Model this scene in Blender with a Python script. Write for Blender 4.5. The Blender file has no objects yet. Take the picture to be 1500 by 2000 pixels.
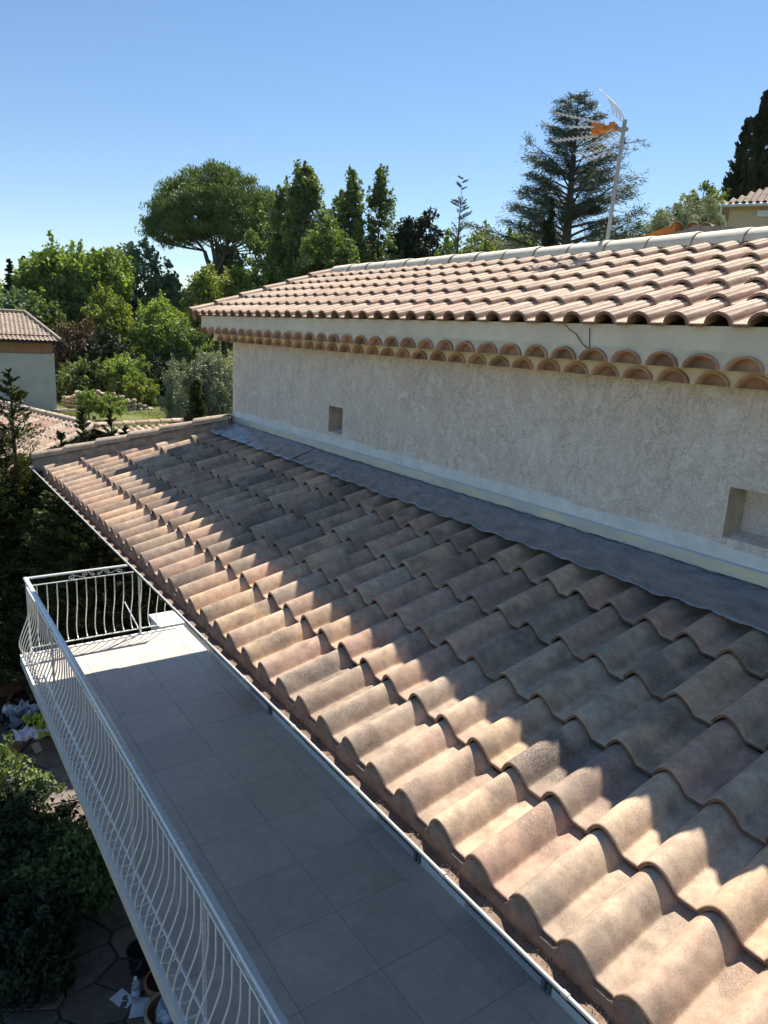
import bpy, bmesh, math, random
import numpy as np
from mathutils import Vector, Matrix, noise as mnoise

U = 0.215                      # pitch of one lower roof tile, metres; most survey numbers are in tiles
R_ = math.radians
scene = bpy.context.scene

# ------------------------------------------------------------------ camera
CAM = np.array([7.314, -7.111, 7.951]) * U
YAW, PIT, ROL, FPX = 0.9623, 0.2374, 0.0506, 1427.8
def cam_axes():
    cy, sy = math.cos(YAW), math.sin(YAW)
    f = np.array([-sy*math.cos(PIT), cy*math.cos(PIT), -math.sin(PIT)])
    r = np.array([cy, sy, 0.0]); u = np.cross(r, f)
    c, s = math.cos(ROL), math.sin(ROL)
    return c*r + s*u, -s*r + c*u, f
CR, CU, CF = cam_axes()
cd = bpy.data.cameras.new('camera')
cam = bpy.data.objects.new('camera', cd); scene.collection.objects.link(cam)
cd.sensor_fit = 'VERTICAL'; cd.sensor_height = 36; cd.lens = FPX/2000*36
cd.clip_start = 0.05; cd.clip_end = 3200
M = Matrix.Identity(4)
for i in range(3):
    M[i][0] = CR[i]; M[i][1] = CU[i]; M[i][2] = -CF[i]; M[i][3] = CAM[i]
cam.matrix_world = M
scene.camera = cam

# ------------------------------------------------------------------ world, sun, exposure
SUN = Vector((-0.33, 0.59, 1.0)).normalized()          # towards the sun
EL = math.asin(SUN.z); AZ = math.atan2(SUN.x, SUN.y)
w = bpy.data.worlds.new('World'); scene.world = w; w.use_nodes = True
nt = w.node_tree; nt.nodes.clear()
sky = nt.nodes.new('ShaderNodeTexSky'); sky.sky_type = 'NISHITA'; sky.sun_disc = False
sky.sun_elevation = EL; sky.sun_rotation = AZ % (2*math.pi)
sky.altitude = 200; sky.air_density = 1.0; sky.dust_density = 0.05; sky.ozone_density = 2.4
bg = nt.nodes.new('ShaderNodeBackground'); bg.inputs[1].default_value = 0.070
wo = nt.nodes.new('ShaderNodeOutputWorld')
hs = nt.nodes.new('ShaderNodeHueSaturation'); hs.inputs['Saturation'].default_value = 1.14
nt.links.new(sky.outputs[0], hs.inputs['Color']); nt.links.new(hs.outputs[0], bg.inputs[0]); nt.links.new(bg.outputs[0], wo.inputs[0])
sl = bpy.data.lights.new('sun', 'SUN'); sl.energy = 5.0; sl.angle = R_(0.55); sl.color = (1.0, 0.93, 0.82)
so = bpy.data.objects.new('sun', sl); scene.collection.objects.link(so)
so.rotation_euler = SUN.to_track_quat('Z', 'Y').to_euler(); so.location = (0, 0, 30)
vs = scene.view_settings
vs.view_transform = 'Standard'; vs.look = 'None'; vs.exposure = 0.98; vs.gamma = 1.0; vs.use_curve_mapping = False
scene.cycles.max_bounces = 6; scene.cycles.transparent_max_bounces = 6

rng = np.random.default_rng(7); random.seed(7)
COL = scene.collection

# ------------------------------------------------------------------ helpers
def ray(px, py):
    return CF + CR*(px-750)/FPX - CU*(py-1000)/FPX
def at(px, py, dist):
    d = ray(px, py); d = d/math.hypot(d[0], d[1]); return CAM + d*dist
def at_z(px, py, z):
    d = ray(px, py); return CAM + d*(z-CAM[2])/d[2]
def at_y(px, py, y):
    d = ray(px, py); return CAM + d*(y-CAM[1])/d[1]

def link(o, parent=None):
    COL.objects.link(o)
    if parent is not None: o.parent = parent
    return o
def tag(o, label=None, cat=None, group=None, kind=None):
    if label: o['label'] = label
    if cat: o['category'] = cat
    if group: o['group'] = group
    if kind: o['kind'] = kind
    return o
def empty(name, loc=(0, 0, 0)):
    o = bpy.data.objects.new(name, None); o.location = loc; o.empty_display_size = 0.2
    return link(o)
def mesh_np(name, V, F, mats, parent=None, smooth=False, mi=None, tint=None):
    """V (n,3), F list/array of index tuples"""
    me = bpy.data.meshes.new(name)
    V = np.asarray(V, np.float32)
    if isinstance(F, np.ndarray):
        k = F.shape[1]; n = len(F)
        me.vertices.add(len(V)); me.vertices.foreach_set('co', V.ravel())
        me.loops.add(n*k); me.loops.foreach_set('vertex_index', F.astype(np.int32).ravel())
        me.polygons.add(n); me.polygons.foreach_set('loop_start', np.arange(0, n*k, k, dtype=np.int32))
        me.polygons.foreach_set('loop_total', np.full(n, k, np.int32))
        me.update(calc_edges=True)
    else:
        me.from_pydata([tuple(map(float, v)) for v in V], [], [tuple(map(int, f)) for f in F]); me.update()
    for m in (mats if isinstance(mats, (list, tuple)) else [mats]): me.materials.append(m)
    if mi is not None: me.polygons.foreach_set('material_index', np.asarray(mi, np.int32))
    if smooth: me.polygons.foreach_set('use_smooth', np.ones(len(me.polygons), bool))
    if tint is not None:
        a = me.attributes.new('tint', 'FLOAT', 'POINT'); a.data.foreach_set('value', np.asarray(tint, np.float32))
    o = bpy.data.objects.new(name, me)
    return link(o, parent)
def inst(name, me, parent, loc, rot=(0, 0, 0), scale=None):
    o = bpy.data.objects.new(name, me); o.location = loc; o.rotation_euler = rot
    if scale: o.scale = scale
    return link(o, parent)

class MB:
    """collects shapes into one mesh"""
    def __init__(s): s.v = []; s.f = []; s.m = []; s.sm = []
    def add(s, V, F, m=0, smooth=False):
        b = len(s.v); s.v += [tuple(map(float, v)) for v in V]
        s.f += [tuple(i+b for i in f) for f in F]; s.m += [m]*len(F); s.sm += [smooth]*len(F)
    def box(s, x0, x1, y0, y1, z0, z1, m=0):
        V = [(x0,y0,z0),(x1,y0,z0),(x1,y1,z0),(x0,y1,z0),(x0,y0,z1),(x1,y0,z1),(x1,y1,z1),(x0,y1,z1)]
        F = [(0,3,2,1),(4,5,6,7),(0,1,5,4),(1,2,6,5),(2,3,7,6),(3,0,4,7)]
        s.add(V, F, m)
    def obox(s, c, ax, ay, az, m=0):
        c, ax, ay, az = map(np.array, (c, ax, ay, az))
        V = [c+i*ax+j*ay+k*az for k in (-1, 1) for (i, j) in ((-1,-1),(1,-1),(1,1),(-1,1))]
        F = [(0,3,2,1),(4,5,6,7),(0,1,5,4),(1,2,6,5),(2,3,7,6),(3,0,4,7)]
        s.add(V, F, m)
    def tube(s, pts, r, n=8, m=0, cap=True, smooth=True):
        pts = [Vector(map(float, p)) for p in pts]
        rr = r if hasattr(r, '__len__') else [r]*len(pts)
        V = []; prev = None
        for i, p in enumerate(pts):
            t = (pts[min(i+1, len(pts)-1)] - pts[max(i-1, 0)])
            if t.length < 1e-9: t = Vector((0, 0, 1))
            t.normalize()
            if prev is None:
                a = Vector((0, 0, 1)) if abs(t.z) < .9 else Vector((1, 0, 0))
                nn = t.cross(a).normalized()
            else:
                nn = (prev - t*prev.dot(t)).normalized()
            prev = nn; bb = t.cross(nn)
            for k in range(n):
                a = 2*math.pi*k/n
                V.append(p + (nn*math.cos(a)+bb*math.sin(a))*rr[i])
        F = []
        for i in range(len(pts)-1):
            for k in range(n):
                a = i*n+k; b = i*n+(k+1) % n
                F.append((a, b, b+n, a+n))
        s.add(V, F, m, smooth)
        if cap:
            s.add(V[:n], [tuple(range(n-1, -1, -1))], m); s.add(V[-n:], [tuple(range(n))], m)
    def lathe(s, prof, c=(0, 0, 0), n=20, m=0, smooth=True):
        V = []
        for (r, z) in prof:
            for k in range(n):
                a = 2*math.pi*k/n; V.append((c[0]+r*math.cos(a), c[1]+r*math.sin(a), c[2]+z))
        F = []
        for i in range(len(prof)-1):
            for k in range(n):
                a = i*n+k; b = i*n+(k+1) % n; F.append((a, b, b+n, a+n))
        s.add(V, F, m, smooth)
    def mesh(s, name, mats):
        me = bpy.data.meshes.new(name); me.from_pydata(s.v, [], s.f)
        for m in (mats if isinstance(mats, (list, tuple)) else [mats]): me.materials.append(m)
        me.polygons.foreach_set('material_index', np.array(s.m, np.int32))
        me.polygons.foreach_set('use_smooth', np.array(s.sm, bool)); me.update()
        return me
    def build(s, name, mats, parent=None):
        return link(bpy.data.objects.new(name, s.mesh(name, mats)), parent)

# ------------------------------------------------------------------ materials
def newmat(name, rough=0.8, spec=0.3):
    m = bpy.data.materials.new(name); m.use_nodes = True
    n = m.node_tree; b = n.nodes['Principled BSDF']
    b.inputs['Roughness'].default_value = rough; b.inputs['Specular IOR Level'].default_value = spec
    return m, n, b
def N(n, t, **kw):
    x = n.nodes.new(t)
    for k, v in kw.items(): setattr(x, k, v)
    return x
def ramp(n, stops, interp='LINEAR'):
    r = N(n, 'ShaderNodeValToRGB'); e = r.color_ramp; e.interpolation = interp
    while len(e.elements) < len(stops): e.elements.new(0.5)
    for el, (p, c) in zip(e.elements, stops):
        el.position = p; el.color = tuple(c)+(1,) if len(c) == 3 else c
    return r
def g(v): return (v, v, v)
def mix(n, a, b, fac, mode='MIX'):
    x = N(n, 'ShaderNodeMix', data_type='RGBA', blend_type=mode, clamp_factor=True)
    def put(i, v):
        if hasattr(v, 'is_linked') or hasattr(v, 'links'): n.links.new(v, x.inputs[i])
        elif isinstance(v, (int, float)): x.inputs[i].default_value = v
        else: x.inputs[i].default_value = tuple(v)+(1,)
    put(0, fac); put(6, a); put(7, b)
    return x.outputs[2]
def coords(n, kind='Object', scale=None, rnd=False):
    tc = N(n, 'ShaderNodeTexCoord'); v = tc.outputs[kind]
    if rnd:
        oi = N(n, 'ShaderNodeObjectInfo'); vm = N(n, 'ShaderNodeVectorMath', operation='SCALE')
        cx = N(n, 'ShaderNodeCombineXYZ'); n.links.new(oi.outputs['Random'], cx.inputs[0])
        mu = N(n, 'ShaderNodeMath', operation='MULTIPLY'); mu.inputs[1].default_value = 7.3
        n.links.new(oi.outputs['Random'], mu.inputs[0]); n.links.new(mu.outputs[0], cx.inputs[1])
        n.links.new(cx.outputs[0], vm.inputs[0]); vm.inputs['Scale'].default_value = 37
        ad = N(n, 'ShaderNodeVectorMath', operation='ADD')
        n.links.new(v, ad.inputs[0]); n.links.new(vm.outputs[0], ad.inputs[1]); v = ad.outputs[0]
    if scale:
        mp = N(n, 'ShaderNodeMapping'); mp.inputs['Scale'].default_value = scale
        n.links.new(v, mp.inputs[0]); v = mp.outputs[0]
    return v
def noise(n, v, scale, detail=3, rough=.55, dist=0):
    x = N(n, 'ShaderNodeTexNoise'); n.links.new(v, x.inputs['Vector'])
    x.inputs['Scale'].default_value = scale; x.inputs['Detail'].default_value = detail
    x.inputs['Roughness'].default_value = rough; x.inputs['Distortion'].default_value = dist
    return x.outputs['Fac']
def bump(n, b, h, strength, dist, prev=None):
    x = N(n, 'ShaderNodeBump'); x.inputs['Strength'].default_value = strength; x.inputs['Distance'].default_value = dist
    n.links.new(h, x.inputs['Height'])
    if prev: n.links.new(prev, x.inputs['Normal'])
    n.links.new(x.outputs[0], b.inputs['Normal']); return x.outputs[0]

def mat_simple(name, col, rough=.7, var=.12, vscale=8, bumps=0.0, bscale=60, spec=.3, metal=0, rnd=False):
    m, n, b = newmat(name, rough, spec)
    v = coords(n, 'Object', rnd=rnd)
    f = noise(n, v, vscale, 4)
    r = ramp(n, [(.3, [c*(1-var) for c in col]), (.7, [min(1, c*(1+var)) for c in col])])
    n.links.new(f, r.inputs[0]); n.links.new(r.outputs[0], b.inputs['Base Color'])
    b.inputs['Metallic'].default_value = metal
    if bumps: bump(n, b, noise(n, v, bscale, 4), bumps, .01)
    return m

def mat_tile(name, palette, speckle=.5, flame=.6, rough=.85, edge=False, stripes=None):
    """clay tile: base tone per tile, flamed patches, sandy speckle"""
    m, n, b = newmat(name, rough, .25)
    oi = N(n, 'ShaderNodeObjectInfo')
    k = len(palette); st = [((i)/k, c) for i, c in enumerate(palette)]
    pr = ramp(n, st, 'CONSTANT'); n.links.new(oi.outputs['Random'], pr.inputs[0])
    v = coords(n, 'Object', rnd=True)
    # slow tone drift inside a tile towards a second palette tone
    ad = N(n, 'ShaderNodeMath', operation='ADD'); ad.inputs[1].default_value = .37
    fr = N(n, 'ShaderNodeMath', operation='FRACT'); n.links.new(oi.outputs['Random'], ad.inputs[0]); n.links.new(ad.outputs[0], fr.inputs[0])
    pr2 = ramp(n, st, 'CONSTANT'); n.links.new(fr.outputs[0], pr2.inputs[0])
    f1 = noise(n, v, 3.2, 2, .5, .6)
    r1 = ramp(n, [(.42, g(0)), (.60, g(flame))]); n.links.new(f1, r1.inputs[0])
    c = mix(n, pr.outputs[0], pr2.outputs[0], r1.outputs[0])
    # darker smoke flame
    f2 = noise(n, v, 4.5, 2, .5, .3)
    r2 = ramp(n, [(.52, g(0)), (.68, g(flame*.9))]); n.links.new(f2, r2.inputs[0])
    c = mix(n, c, (.12, .078, .062), r2.outputs[0])
    # speckle
    f3 = noise(n, v, 165, 2, .6)
    r3 = ramp(n, [(.40, g(0)), (.62, g(speckle))]); n.links.new(f3, r3.inputs[0])
    c = mix(n, c, (.50, .42, .33), r3.outputs[0])
    f4 = noise(n, v, 210, 1, .5)
    r4 = ramp(n, [(.60, g(0)), (.72, g(speckle*.7))]); n.links.new(f4, r4.inputs[0])
    c = mix(n, c, (.13, .075, .055), r4.outputs[0])
    # weathering blotches
    f5 = noise(n, coords(n, 'Object', rnd=True), 22, 4, .65)
    r5 = ramp(n, [(.35, g(.78)), (.65, g(1.10))]); n.links.new(f5, r5.inputs[0])
    c = mix(n, c, r5.outputs[0], 1.0, 'MULTIPLY')
    f6 = noise(n, coords(n, 'Object', rnd=True), 55, 2, .5)
    r6 = ramp(n, [(.73, g(0)), (.78, g(.45))]); n.links.new(f6, r6.inputs[0]); c = mix(n, c, (.10, .09, .07), r6.outputs[0])
    f7 = noise(n, coords(n, 'Object'), 1.1, 4, .6)
    r7 = ramp(n, [(.35, g(.86)), (.65, g(1.08))]); n.links.new(f7, r7.inputs[0]); c = mix(n, c, r7.outputs[0], 1.0, 'MULTIPLY')
    nb = None
    if stripes:
        sx = N(n, 'ShaderNodeSeparateXYZ'); tc = N(n, 'ShaderNodeTexCoord'); n.links.new(tc.outputs['Object'], sx.inputs[0])
        mu = N(n, 'ShaderNodeMath', operation='MULTIPLY'); mu.inputs[1].default_value = stripes*2*math.pi
        n.links.new(sx.outputs[0], mu.inputs[0])
        cs = N(n, 'ShaderNodeMath', operation='COSINE'); n.links.new(mu.outputs[0], cs.inputs[0])
        sm = N(n, 'ShaderNodeMath', operation='ADD'); n.links.new(cs.outputs[0], sm.inputs[0])
        wv = noise(n, coords(n, 'Object', scale=(1, .15, 1), rnd=True), 30, 3, .6)
        w2 = N(n, 'ShaderNodeMath', operation='MULTIPLY_ADD'); w2.inputs[1].default_value = 3.2; w2.inputs[2].default_value = -1.7
        n.links.new(wv, w2.inputs[0]); n.links.new(w2.outputs[0], sm.inputs[1])
        rr = ramp(n, [(.1, g(0)), (.75, g(.85))]); n.links.new(sm.outputs[0], rr.inputs[0])
        c = mix(n, c, (.76, .64, .49), rr.outputs[0])
    n.links.new(c, b.inputs['Base Color'])
    nb = bump(n, b, f3, .35, .0012)
    bump(n, b, f5, .25, .002, nb)
    return m

TILE_PAL = [(0.697, 0.456, 0.286), (0.718, 0.436, 0.277), (0.629, 0.374, 0.259), (0.674, 0.485, 0.332), (0.506, 0.339, 0.230), (0.780, 0.547, 0.332), (0.538, 0.394, 0.277), (0.449, 0.308, 0.222), (0.763, 0.506, 0.304), (0.472, 0.345, 0.249), (0.195, 0.145, 0.120), (0.258, 0.191, 0.148), (0.719, 0.424, 0.307), (0.629, 0.354, 0.259), (0.741, 0.506, 0.341), (0.165, 0.125, 0.108), (0.348, 0.237, 0.184), (0.584, 0.445, 0.322), (0.763, 0.530, 0.360), (0.687, 0.445, 0.318)]
M_tile = mat_tile('clay_tile', TILE_PAL, .60, .62)
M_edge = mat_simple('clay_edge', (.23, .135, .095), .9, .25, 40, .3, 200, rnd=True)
UP_PAL = [(.50,.335,.245), (.47,.31,.225), (.53,.37,.27), (.45,.285,.21), (.51,.35,.25)]
M_uptile = mat_tile('ribbed_clay', UP_PAL, .25, .2, stripes=1/.0245)
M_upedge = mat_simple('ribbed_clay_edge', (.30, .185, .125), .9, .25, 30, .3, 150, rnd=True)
M_ridge = mat_simple('pale_ridge_clay', (.74, .67, .53), .8, .10, 9, .25, 120, rnd=True)
M_hip = mat_tile('hip_clay', [(.54,.41,.29), (.48,.36,.26), (.57,.43,.31), (.46,.36,.27)], .4, .5)
M_mortar = mat_simple('roof_mortar', (.27, .215, .17), .95, .25, 14, .8, 60)
M_rmortar = mat_simple('ridge_mortar', (.33, .28, .23), .95, .22, 10, .8, 50)
M_gen = mat_simple('cornice_mortar', (.78, .68, .54), .93, .16, 7, .5, 70)
M_genclay = mat_simple('cornice_clay', (.53, .325, .22), .9, .36, 6, .5, 60, rnd=True)
M_fascia = mat_simple('fascia_render', (.82, .73, .59), .93, .10, 4, .35, 45)
M_deck = mat_simple('roof_underlay', (.07, .05, .04), .95)
M_gutterin = None

def mat_stucco():
    m, n, b = newmat('stucco', .93, .2)
    v = coords(n, 'Object')
    big = noise(n, v, 1.3, 3)
    fine = noise(n, v, 190, 3, .7)
    # trowelled plateaus: threshold of warped noise, thin cracks round them
    pl = noise(n, coords(n, 'Object', scale=(1, 1, .75)), 11, 6, .68, .5)
    rp = ramp(n, [(.47, g(0)), (.515, g(1))]); n.links.new(pl, rp.inputs[0])
    pl2 = noise(n, coords(n, 'Object', scale=(1.1, 1, .7)), 34, 3, .6, .8)
    rp2 = ramp(n, [(.45, g(0)), (.56, g(1))]); n.links.new(pl2, rp2.inputs[0])
    rc = ramp(n, [(.3, (.79, .69, .62)), (.7, (.85, .755, .69))]); n.links.new(big, rc.inputs[0])
    vor = N(n, 'ShaderNodeTexVoronoi', feature='DISTANCE_TO_EDGE'); n.links.new(coords(n, 'Object', scale=(1, 1, .8)), vor.inputs['Vector'])
    vor.inputs['Scale'].default_value = 5.5
    pf = ramp(n, [(.535, g(0)), (.565, g(.85))]); n.links.new(noise(n, coords(n, 'Object', scale=(1, 1, .7)), 6.5, 7, .72, 1.4), pf.inputs[0])
    c = mix(n, rc.outputs[0], (.90, .835, .78), pf.outputs[0])
    # thin crack rims where plateau noise crosses its threshold
    rim = ramp(n, [(.452, g(0)), (.466, g(1)), (.480, g(0))]); n.links.new(pl, rim.inputs[0])
    gate = ramp(n, [(.42, g(0)), (.52, g(.9))]); n.links.new(noise(n, v, 3.1, 2), gate.inputs[0])
    cr = mix(n, (0, 0, 0), rim.outputs[0], gate.outputs[0])
    c = mix(n, c, (.42, .375, .33), cr)
    stn = ramp(n, [(.45, g(1)), (.75, g(.92))]); n.links.new(noise(n, coords(n, 'Object', scale=(6, 1, .7)), 1.6, 4, .6), stn.inputs[0]); c = mix(n, c, stn.outputs[0], 1.0, 'MULTIPLY')
    fr = ramp(n, [(.38, g(.70)), (.54, g(1.06))]); n.links.new(fine, fr.inputs[0])
    c = mix(n, c, fr.outputs[0], 1.0, 'MULTIPLY')
    n.links.new(c, b.inputs['Base Color'])
    n1 = bump(n, b, rp.outputs[0], .55, .005)
    n2 = bump(n, b, rp2.outputs[0], .4, .003, n1)
    n3 = bump(n, b, fine, .7, .003, n2)
    return m
M_stucco = mat_stucco()
M_cement = mat_simple('smooth_cement', (.78, .77, .74), .9, .12, 9, .35, 40)
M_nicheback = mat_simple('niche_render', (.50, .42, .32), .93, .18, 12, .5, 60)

def mat_metal(name, col, rough, var, sc, metal=1.0, b_=0, stretch=(1, 1, 1), rvar=.15):
    m, n, b = newmat(name, rough, .5)
    v = coords(n, 'Object', scale=stretch)
    f = noise(n, v, sc, 4, .6, .4)
    r = ramp(n, [(.32, [c*(1-var) for c in col]), (.68, [min(1, c*(1+var)) for c in col])])
    n.links.new(f, r.inputs[0]); n.links.new(r.outputs[0], b.inputs['Base Color'])
    rr = ramp(n, [(.3, g(max(.05, rough-rvar))), (.7, g(rough+rvar))]); n.links.new(noise(n, v, sc*2.2, 3), rr.inputs[0])
    n.links.new(rr.outputs[0], b.inputs['Roughness'])
    b.inputs['Metallic'].default_value = metal
    if b_: bump(n, b, noise(n, v, sc*1.7, 3), b_, .01)
    return m
M_lead = mat_metal('lead', (.27, .275, .29), .30, .26, 7, .45, .8, (1, 2.2, 1))
M_zinc = mat_metal('galvanised', (.50, .53, .57), .42, .10, 5, .6, .12, (.5, 1, 2))
M_white = mat_simple('white_paint', (.74, .75, .74), .35, .05, 6, .05, 40, .5)
M_rail = mat_metal('rail_paint', (.80, .81, .80), .24, .06, 12, .35, .02, rvar=.06)
M_gutter = mat_simple('gutter_white', (.50, .49, .46), .4, .12, 12, .1, 50, .5)
M_gutterin = mat_simple('gutter_dust', (.20, .142, .105), .9, .25, 14, .6, 90)
M_eave = mat_simple('eave_mortar_mat', (.25, .185, .135), .95, .25, 16, .6, 70)
M_debris = mat_simple('gutter_debris_mat', (.10, .075, .05), .95, .5, 60, .6, 200)
M_trim = mat_simple('shutter_blue_grey', (.13, .15, .19), .6, .08, 6)
M_plinth = mat_simple('white_render', (.62, .64, .65), .8, .06, 6, .2, 50)
M_black = mat_simple('black_plastic', (.018, .019, .021), .45, .2, 8)
M_trunk = mat_simple('bark', (.085, .066, .05), .95, .35, 12, .8, 40)
M_grtrunk = mat_simple('grey_bark', (.13, .115, .10), .95, .3, 12, .8, 40)

def mat_floor():
    m, n, b = newmat('porcelain_floor', .42, .4)
    v = coords(n, 'Object', rnd=True)
    f = noise(n, v, 3, 5, .6, .5)
    r = ramp(n, [(.3, (.49, .435, .39)), (.7, (.58, .52, .47))]); n.links.new(f, r.inputs[0])
    f2 = noise(n, v, 14, 4, .6)
    r2 = ramp(n, [(.35, g(.93)), (.65, g(1.05))]); n.links.new(f2, r2.inputs[0])
    n.links.new(mix(n, r.outputs[0], r2.outputs[0], 1.0, 'MULTIPLY'), b.inputs['Base Color'])
    rr = ramp(n, [(.3, g(.30)), (.7, g(.58))]); n.links.new(f, rr.inputs[0]); n.links.new(rr.outputs[0], b.inputs['Roughness'])
    oi = N(n, 'ShaderNodeObjectInfo'); r8 = ramp(n, [(0, g(.93)), (1, g(1.05))]); n.links.new(oi.outputs['Random'], r8.inputs[0])
    old = b.inputs['Base Color'].links[0].from_socket; n.links.new(mix(n, old, r8.outputs[0], 1.0, 'MULTIPLY'), b.inputs['Base Color'])
    return m
M_floor = mat_floor()
M_grout = mat_simple('grout', (.33, .30, .27), .95)
M_slab = mat_simple('balcony_edge_render', (.50, .50, .48), .9, .1, 8, .3, 60)

def mat_leaf(name, dark, light, yellow=None, transl=.3, vscale=.8, rough=.6):
    m = bpy.data.materials.new(name); m.use_nodes = True; n = m.node_tree
    b = n.nodes['Principled BSDF']; out = n.nodes['Material Output']
    b.inputs['Roughness'].default_value = rough; b.inputs['Specular IOR Level'].default_value = .35
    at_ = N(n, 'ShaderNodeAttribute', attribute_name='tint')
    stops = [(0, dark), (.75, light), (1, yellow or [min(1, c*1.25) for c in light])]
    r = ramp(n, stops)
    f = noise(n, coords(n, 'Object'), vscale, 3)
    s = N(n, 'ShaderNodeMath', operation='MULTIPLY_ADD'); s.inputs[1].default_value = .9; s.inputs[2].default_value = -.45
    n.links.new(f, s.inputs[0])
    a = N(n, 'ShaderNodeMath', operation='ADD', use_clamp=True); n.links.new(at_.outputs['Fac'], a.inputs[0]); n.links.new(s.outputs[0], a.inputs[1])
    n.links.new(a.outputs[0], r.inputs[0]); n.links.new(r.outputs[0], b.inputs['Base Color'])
    tr = N(n, 'ShaderNodeBsdfTranslucent')
    tcx = mix(n, r.outputs[0], (.9, 1.0, .25), 1.0, 'MULTIPLY'); n.links.new(tcx, tr.inputs[0])
    ms = N(n, 'ShaderNodeMixShader'); ms.inputs[0].default_value = transl
    n.links.new(b.outputs[0], ms.inputs[1]); n.links.new(tr.outputs[0], ms.inputs[2]); n.links.new(ms.outputs[0], out.inputs[0])
    return m
L_bright = mat_leaf('leaf_bright', (0.102, 0.144, 0.036), (0.300, 0.390, 0.114), (0.432, 0.504, 0.168), .4)
L_mid = mat_leaf('leaf_mid', (0.078, 0.107, 0.042), (0.215, 0.280, 0.111), (0.312, 0.364, 0.143), .35)
L_blue = mat_leaf('leaf_blue', (0.070, 0.114, 0.070), (0.185, 0.264, 0.157), None, .3)
L_dark = mat_leaf('leaf_dark', (.014, .024, .012), (.038, .055, .024), None, .15)
L_pine = mat_leaf('needle_pine', (0.061, 0.096, 0.030), (0.176, 0.237, 0.074), None, .2)
L_olive = mat_leaf('leaf_olive', (0.132, 0.154, 0.099), (0.308, 0.341, 0.231), (0.418, 0.440, 0.330), .2)
L_yellow = mat_leaf('leaf_yellow', (0.129, 0.165, 0.043), (0.315, 0.358, 0.108), (0.400, 0.400, 0.129), .4)
L_brown = mat_leaf('leaf_brown', (0.078, 0.052, 0.036), (0.169, 0.111, 0.078), None, .2)
L_cedar = mat_leaf('needle_cedar', (0.042, 0.066, 0.051), (0.112, 0.152, 0.106), None, .15)
L_hedge = mat_leaf('needle_hedge', (.022, .028, .010), (.085, .10, .032), (.17, .18, .06), .2)
L_grass = mat_leaf('grass_blade', (.10, .13, .03), (.24, .26, .08), (.30, .29, .11), .3)

# ================================================================== THE HOUSE
SL = R_(18.2); CS, SN = math.cos(SL), math.sin(SL)
L0, L1 = 1.768*U, 1.704*U
WY = 8.77*U                 # upper wall plane
WX = -30.4*U                # left corner of the upper storey
XR = 10.5*U                 # how far the building is built to the right (past the frame)
house = empty('house', (0, 0, -5.5))
tag(house, 'cream rendered house with two clay tiled roofs and a railed balcony under the lower one', 'house')
class Off:                  # children of the house empty: keep world coordinates
    pass
def hp(o):                  # parent to the house, keeping place
    o.parent = house; o.location = Vector(o.location) - house.location; return o

def wave(t, H, half, p=.8):
    t = abs(t)
    return H*(.5+.5*math.cos(math.pi*t/half))**p if t < half else 0.0

def tile_mesh(name, mats, xs, hs, length, th, tilt=0.0, ysegs=(0, .0025, .007, .5, 1), front_drop=(.0035, .001, 0, 0, 0), lip=True):
    """corrugated tile: local x across, y up the slope, z out of the roof"""
    mb = MB(); n = len(xs)
    ys = [y if y < .02 else y*length for y in ysegs]
    # outward normals of the profile, so the shell keeps its thickness
    nx = []
    for i in range(n):
        a = max(0, i-1); c = min(n-1, i+1)
        dx = xs[c]-xs[a]; dz = hs[c]-hs[a]; l = math.hypot(dx, dz); nx.append((-dz/l, dx/l))
    top = []
    for y, d in zip(ys, front_drop):
        tp = 1.0 - .010*(y/length)                       # slight taper so courses nest
        for i in range(n):
            top.append(((xs[i]-nx[i][0]*d)*tp, y, hs[i]*(1-.03*y/length)-nx[i][1]*d))
    F = []
    for j in range(len(ys)-1):
        for i in range(n-1):
            a = j*n+i; F.append((a, a+1, a+1+n, a+n))
    mb.add(top, F, 0, True)
    bot = []
    for y in (0, length):
        tp = 1.0 - .010*(y/length)
        for i in range(n): bot.append(((xs[i]-nx[i][0]*th)*tp, y, hs[i]-nx[i][1]*th))
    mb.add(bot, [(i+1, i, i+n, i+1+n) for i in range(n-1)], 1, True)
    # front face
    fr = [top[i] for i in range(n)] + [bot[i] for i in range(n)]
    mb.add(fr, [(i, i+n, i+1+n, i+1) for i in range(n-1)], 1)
    # side faces
    for i in (0, n-1):
        q = [top[j*n+i] for j in range(len(ys))] + [bot[n+i], bot[i]]
        idx = list(range(len(q)));
        if i == 0: idx = idx[::-1]
        mb.add(q, [tuple(idx)], 1)
    return mb.mesh(name, mats)

# lower roof tile: one bold wave and a flat pan
H = .33*U; TH = .0155
txs = [U*t for t in (-.335,-.325,-.30,-.265,-.22,-.17,-.12,-.07,-.02,.03,.08,.13,.18,.23,.27,.30,.33,.355,.375,.41,.48,.55,.61,.64,.67,.70,.73)]
def lowprof(t):
    half = .345 if t < 0 else .375; a = abs(t)/half
    if a >= 1: return 0.0
    return H*(.62*math.sqrt(1-a*a)*(1-a**6)+.38*(.5+.5*math.cos(math.pi*a)))
ths = [lowprof(x/U) + (max(0, lowprof(x/U-1)-TH-.001) if x/U > .6 else 0) for x in txs]
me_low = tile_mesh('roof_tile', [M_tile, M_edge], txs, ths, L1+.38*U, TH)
TILT = (TH+.017)/L1

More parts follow.
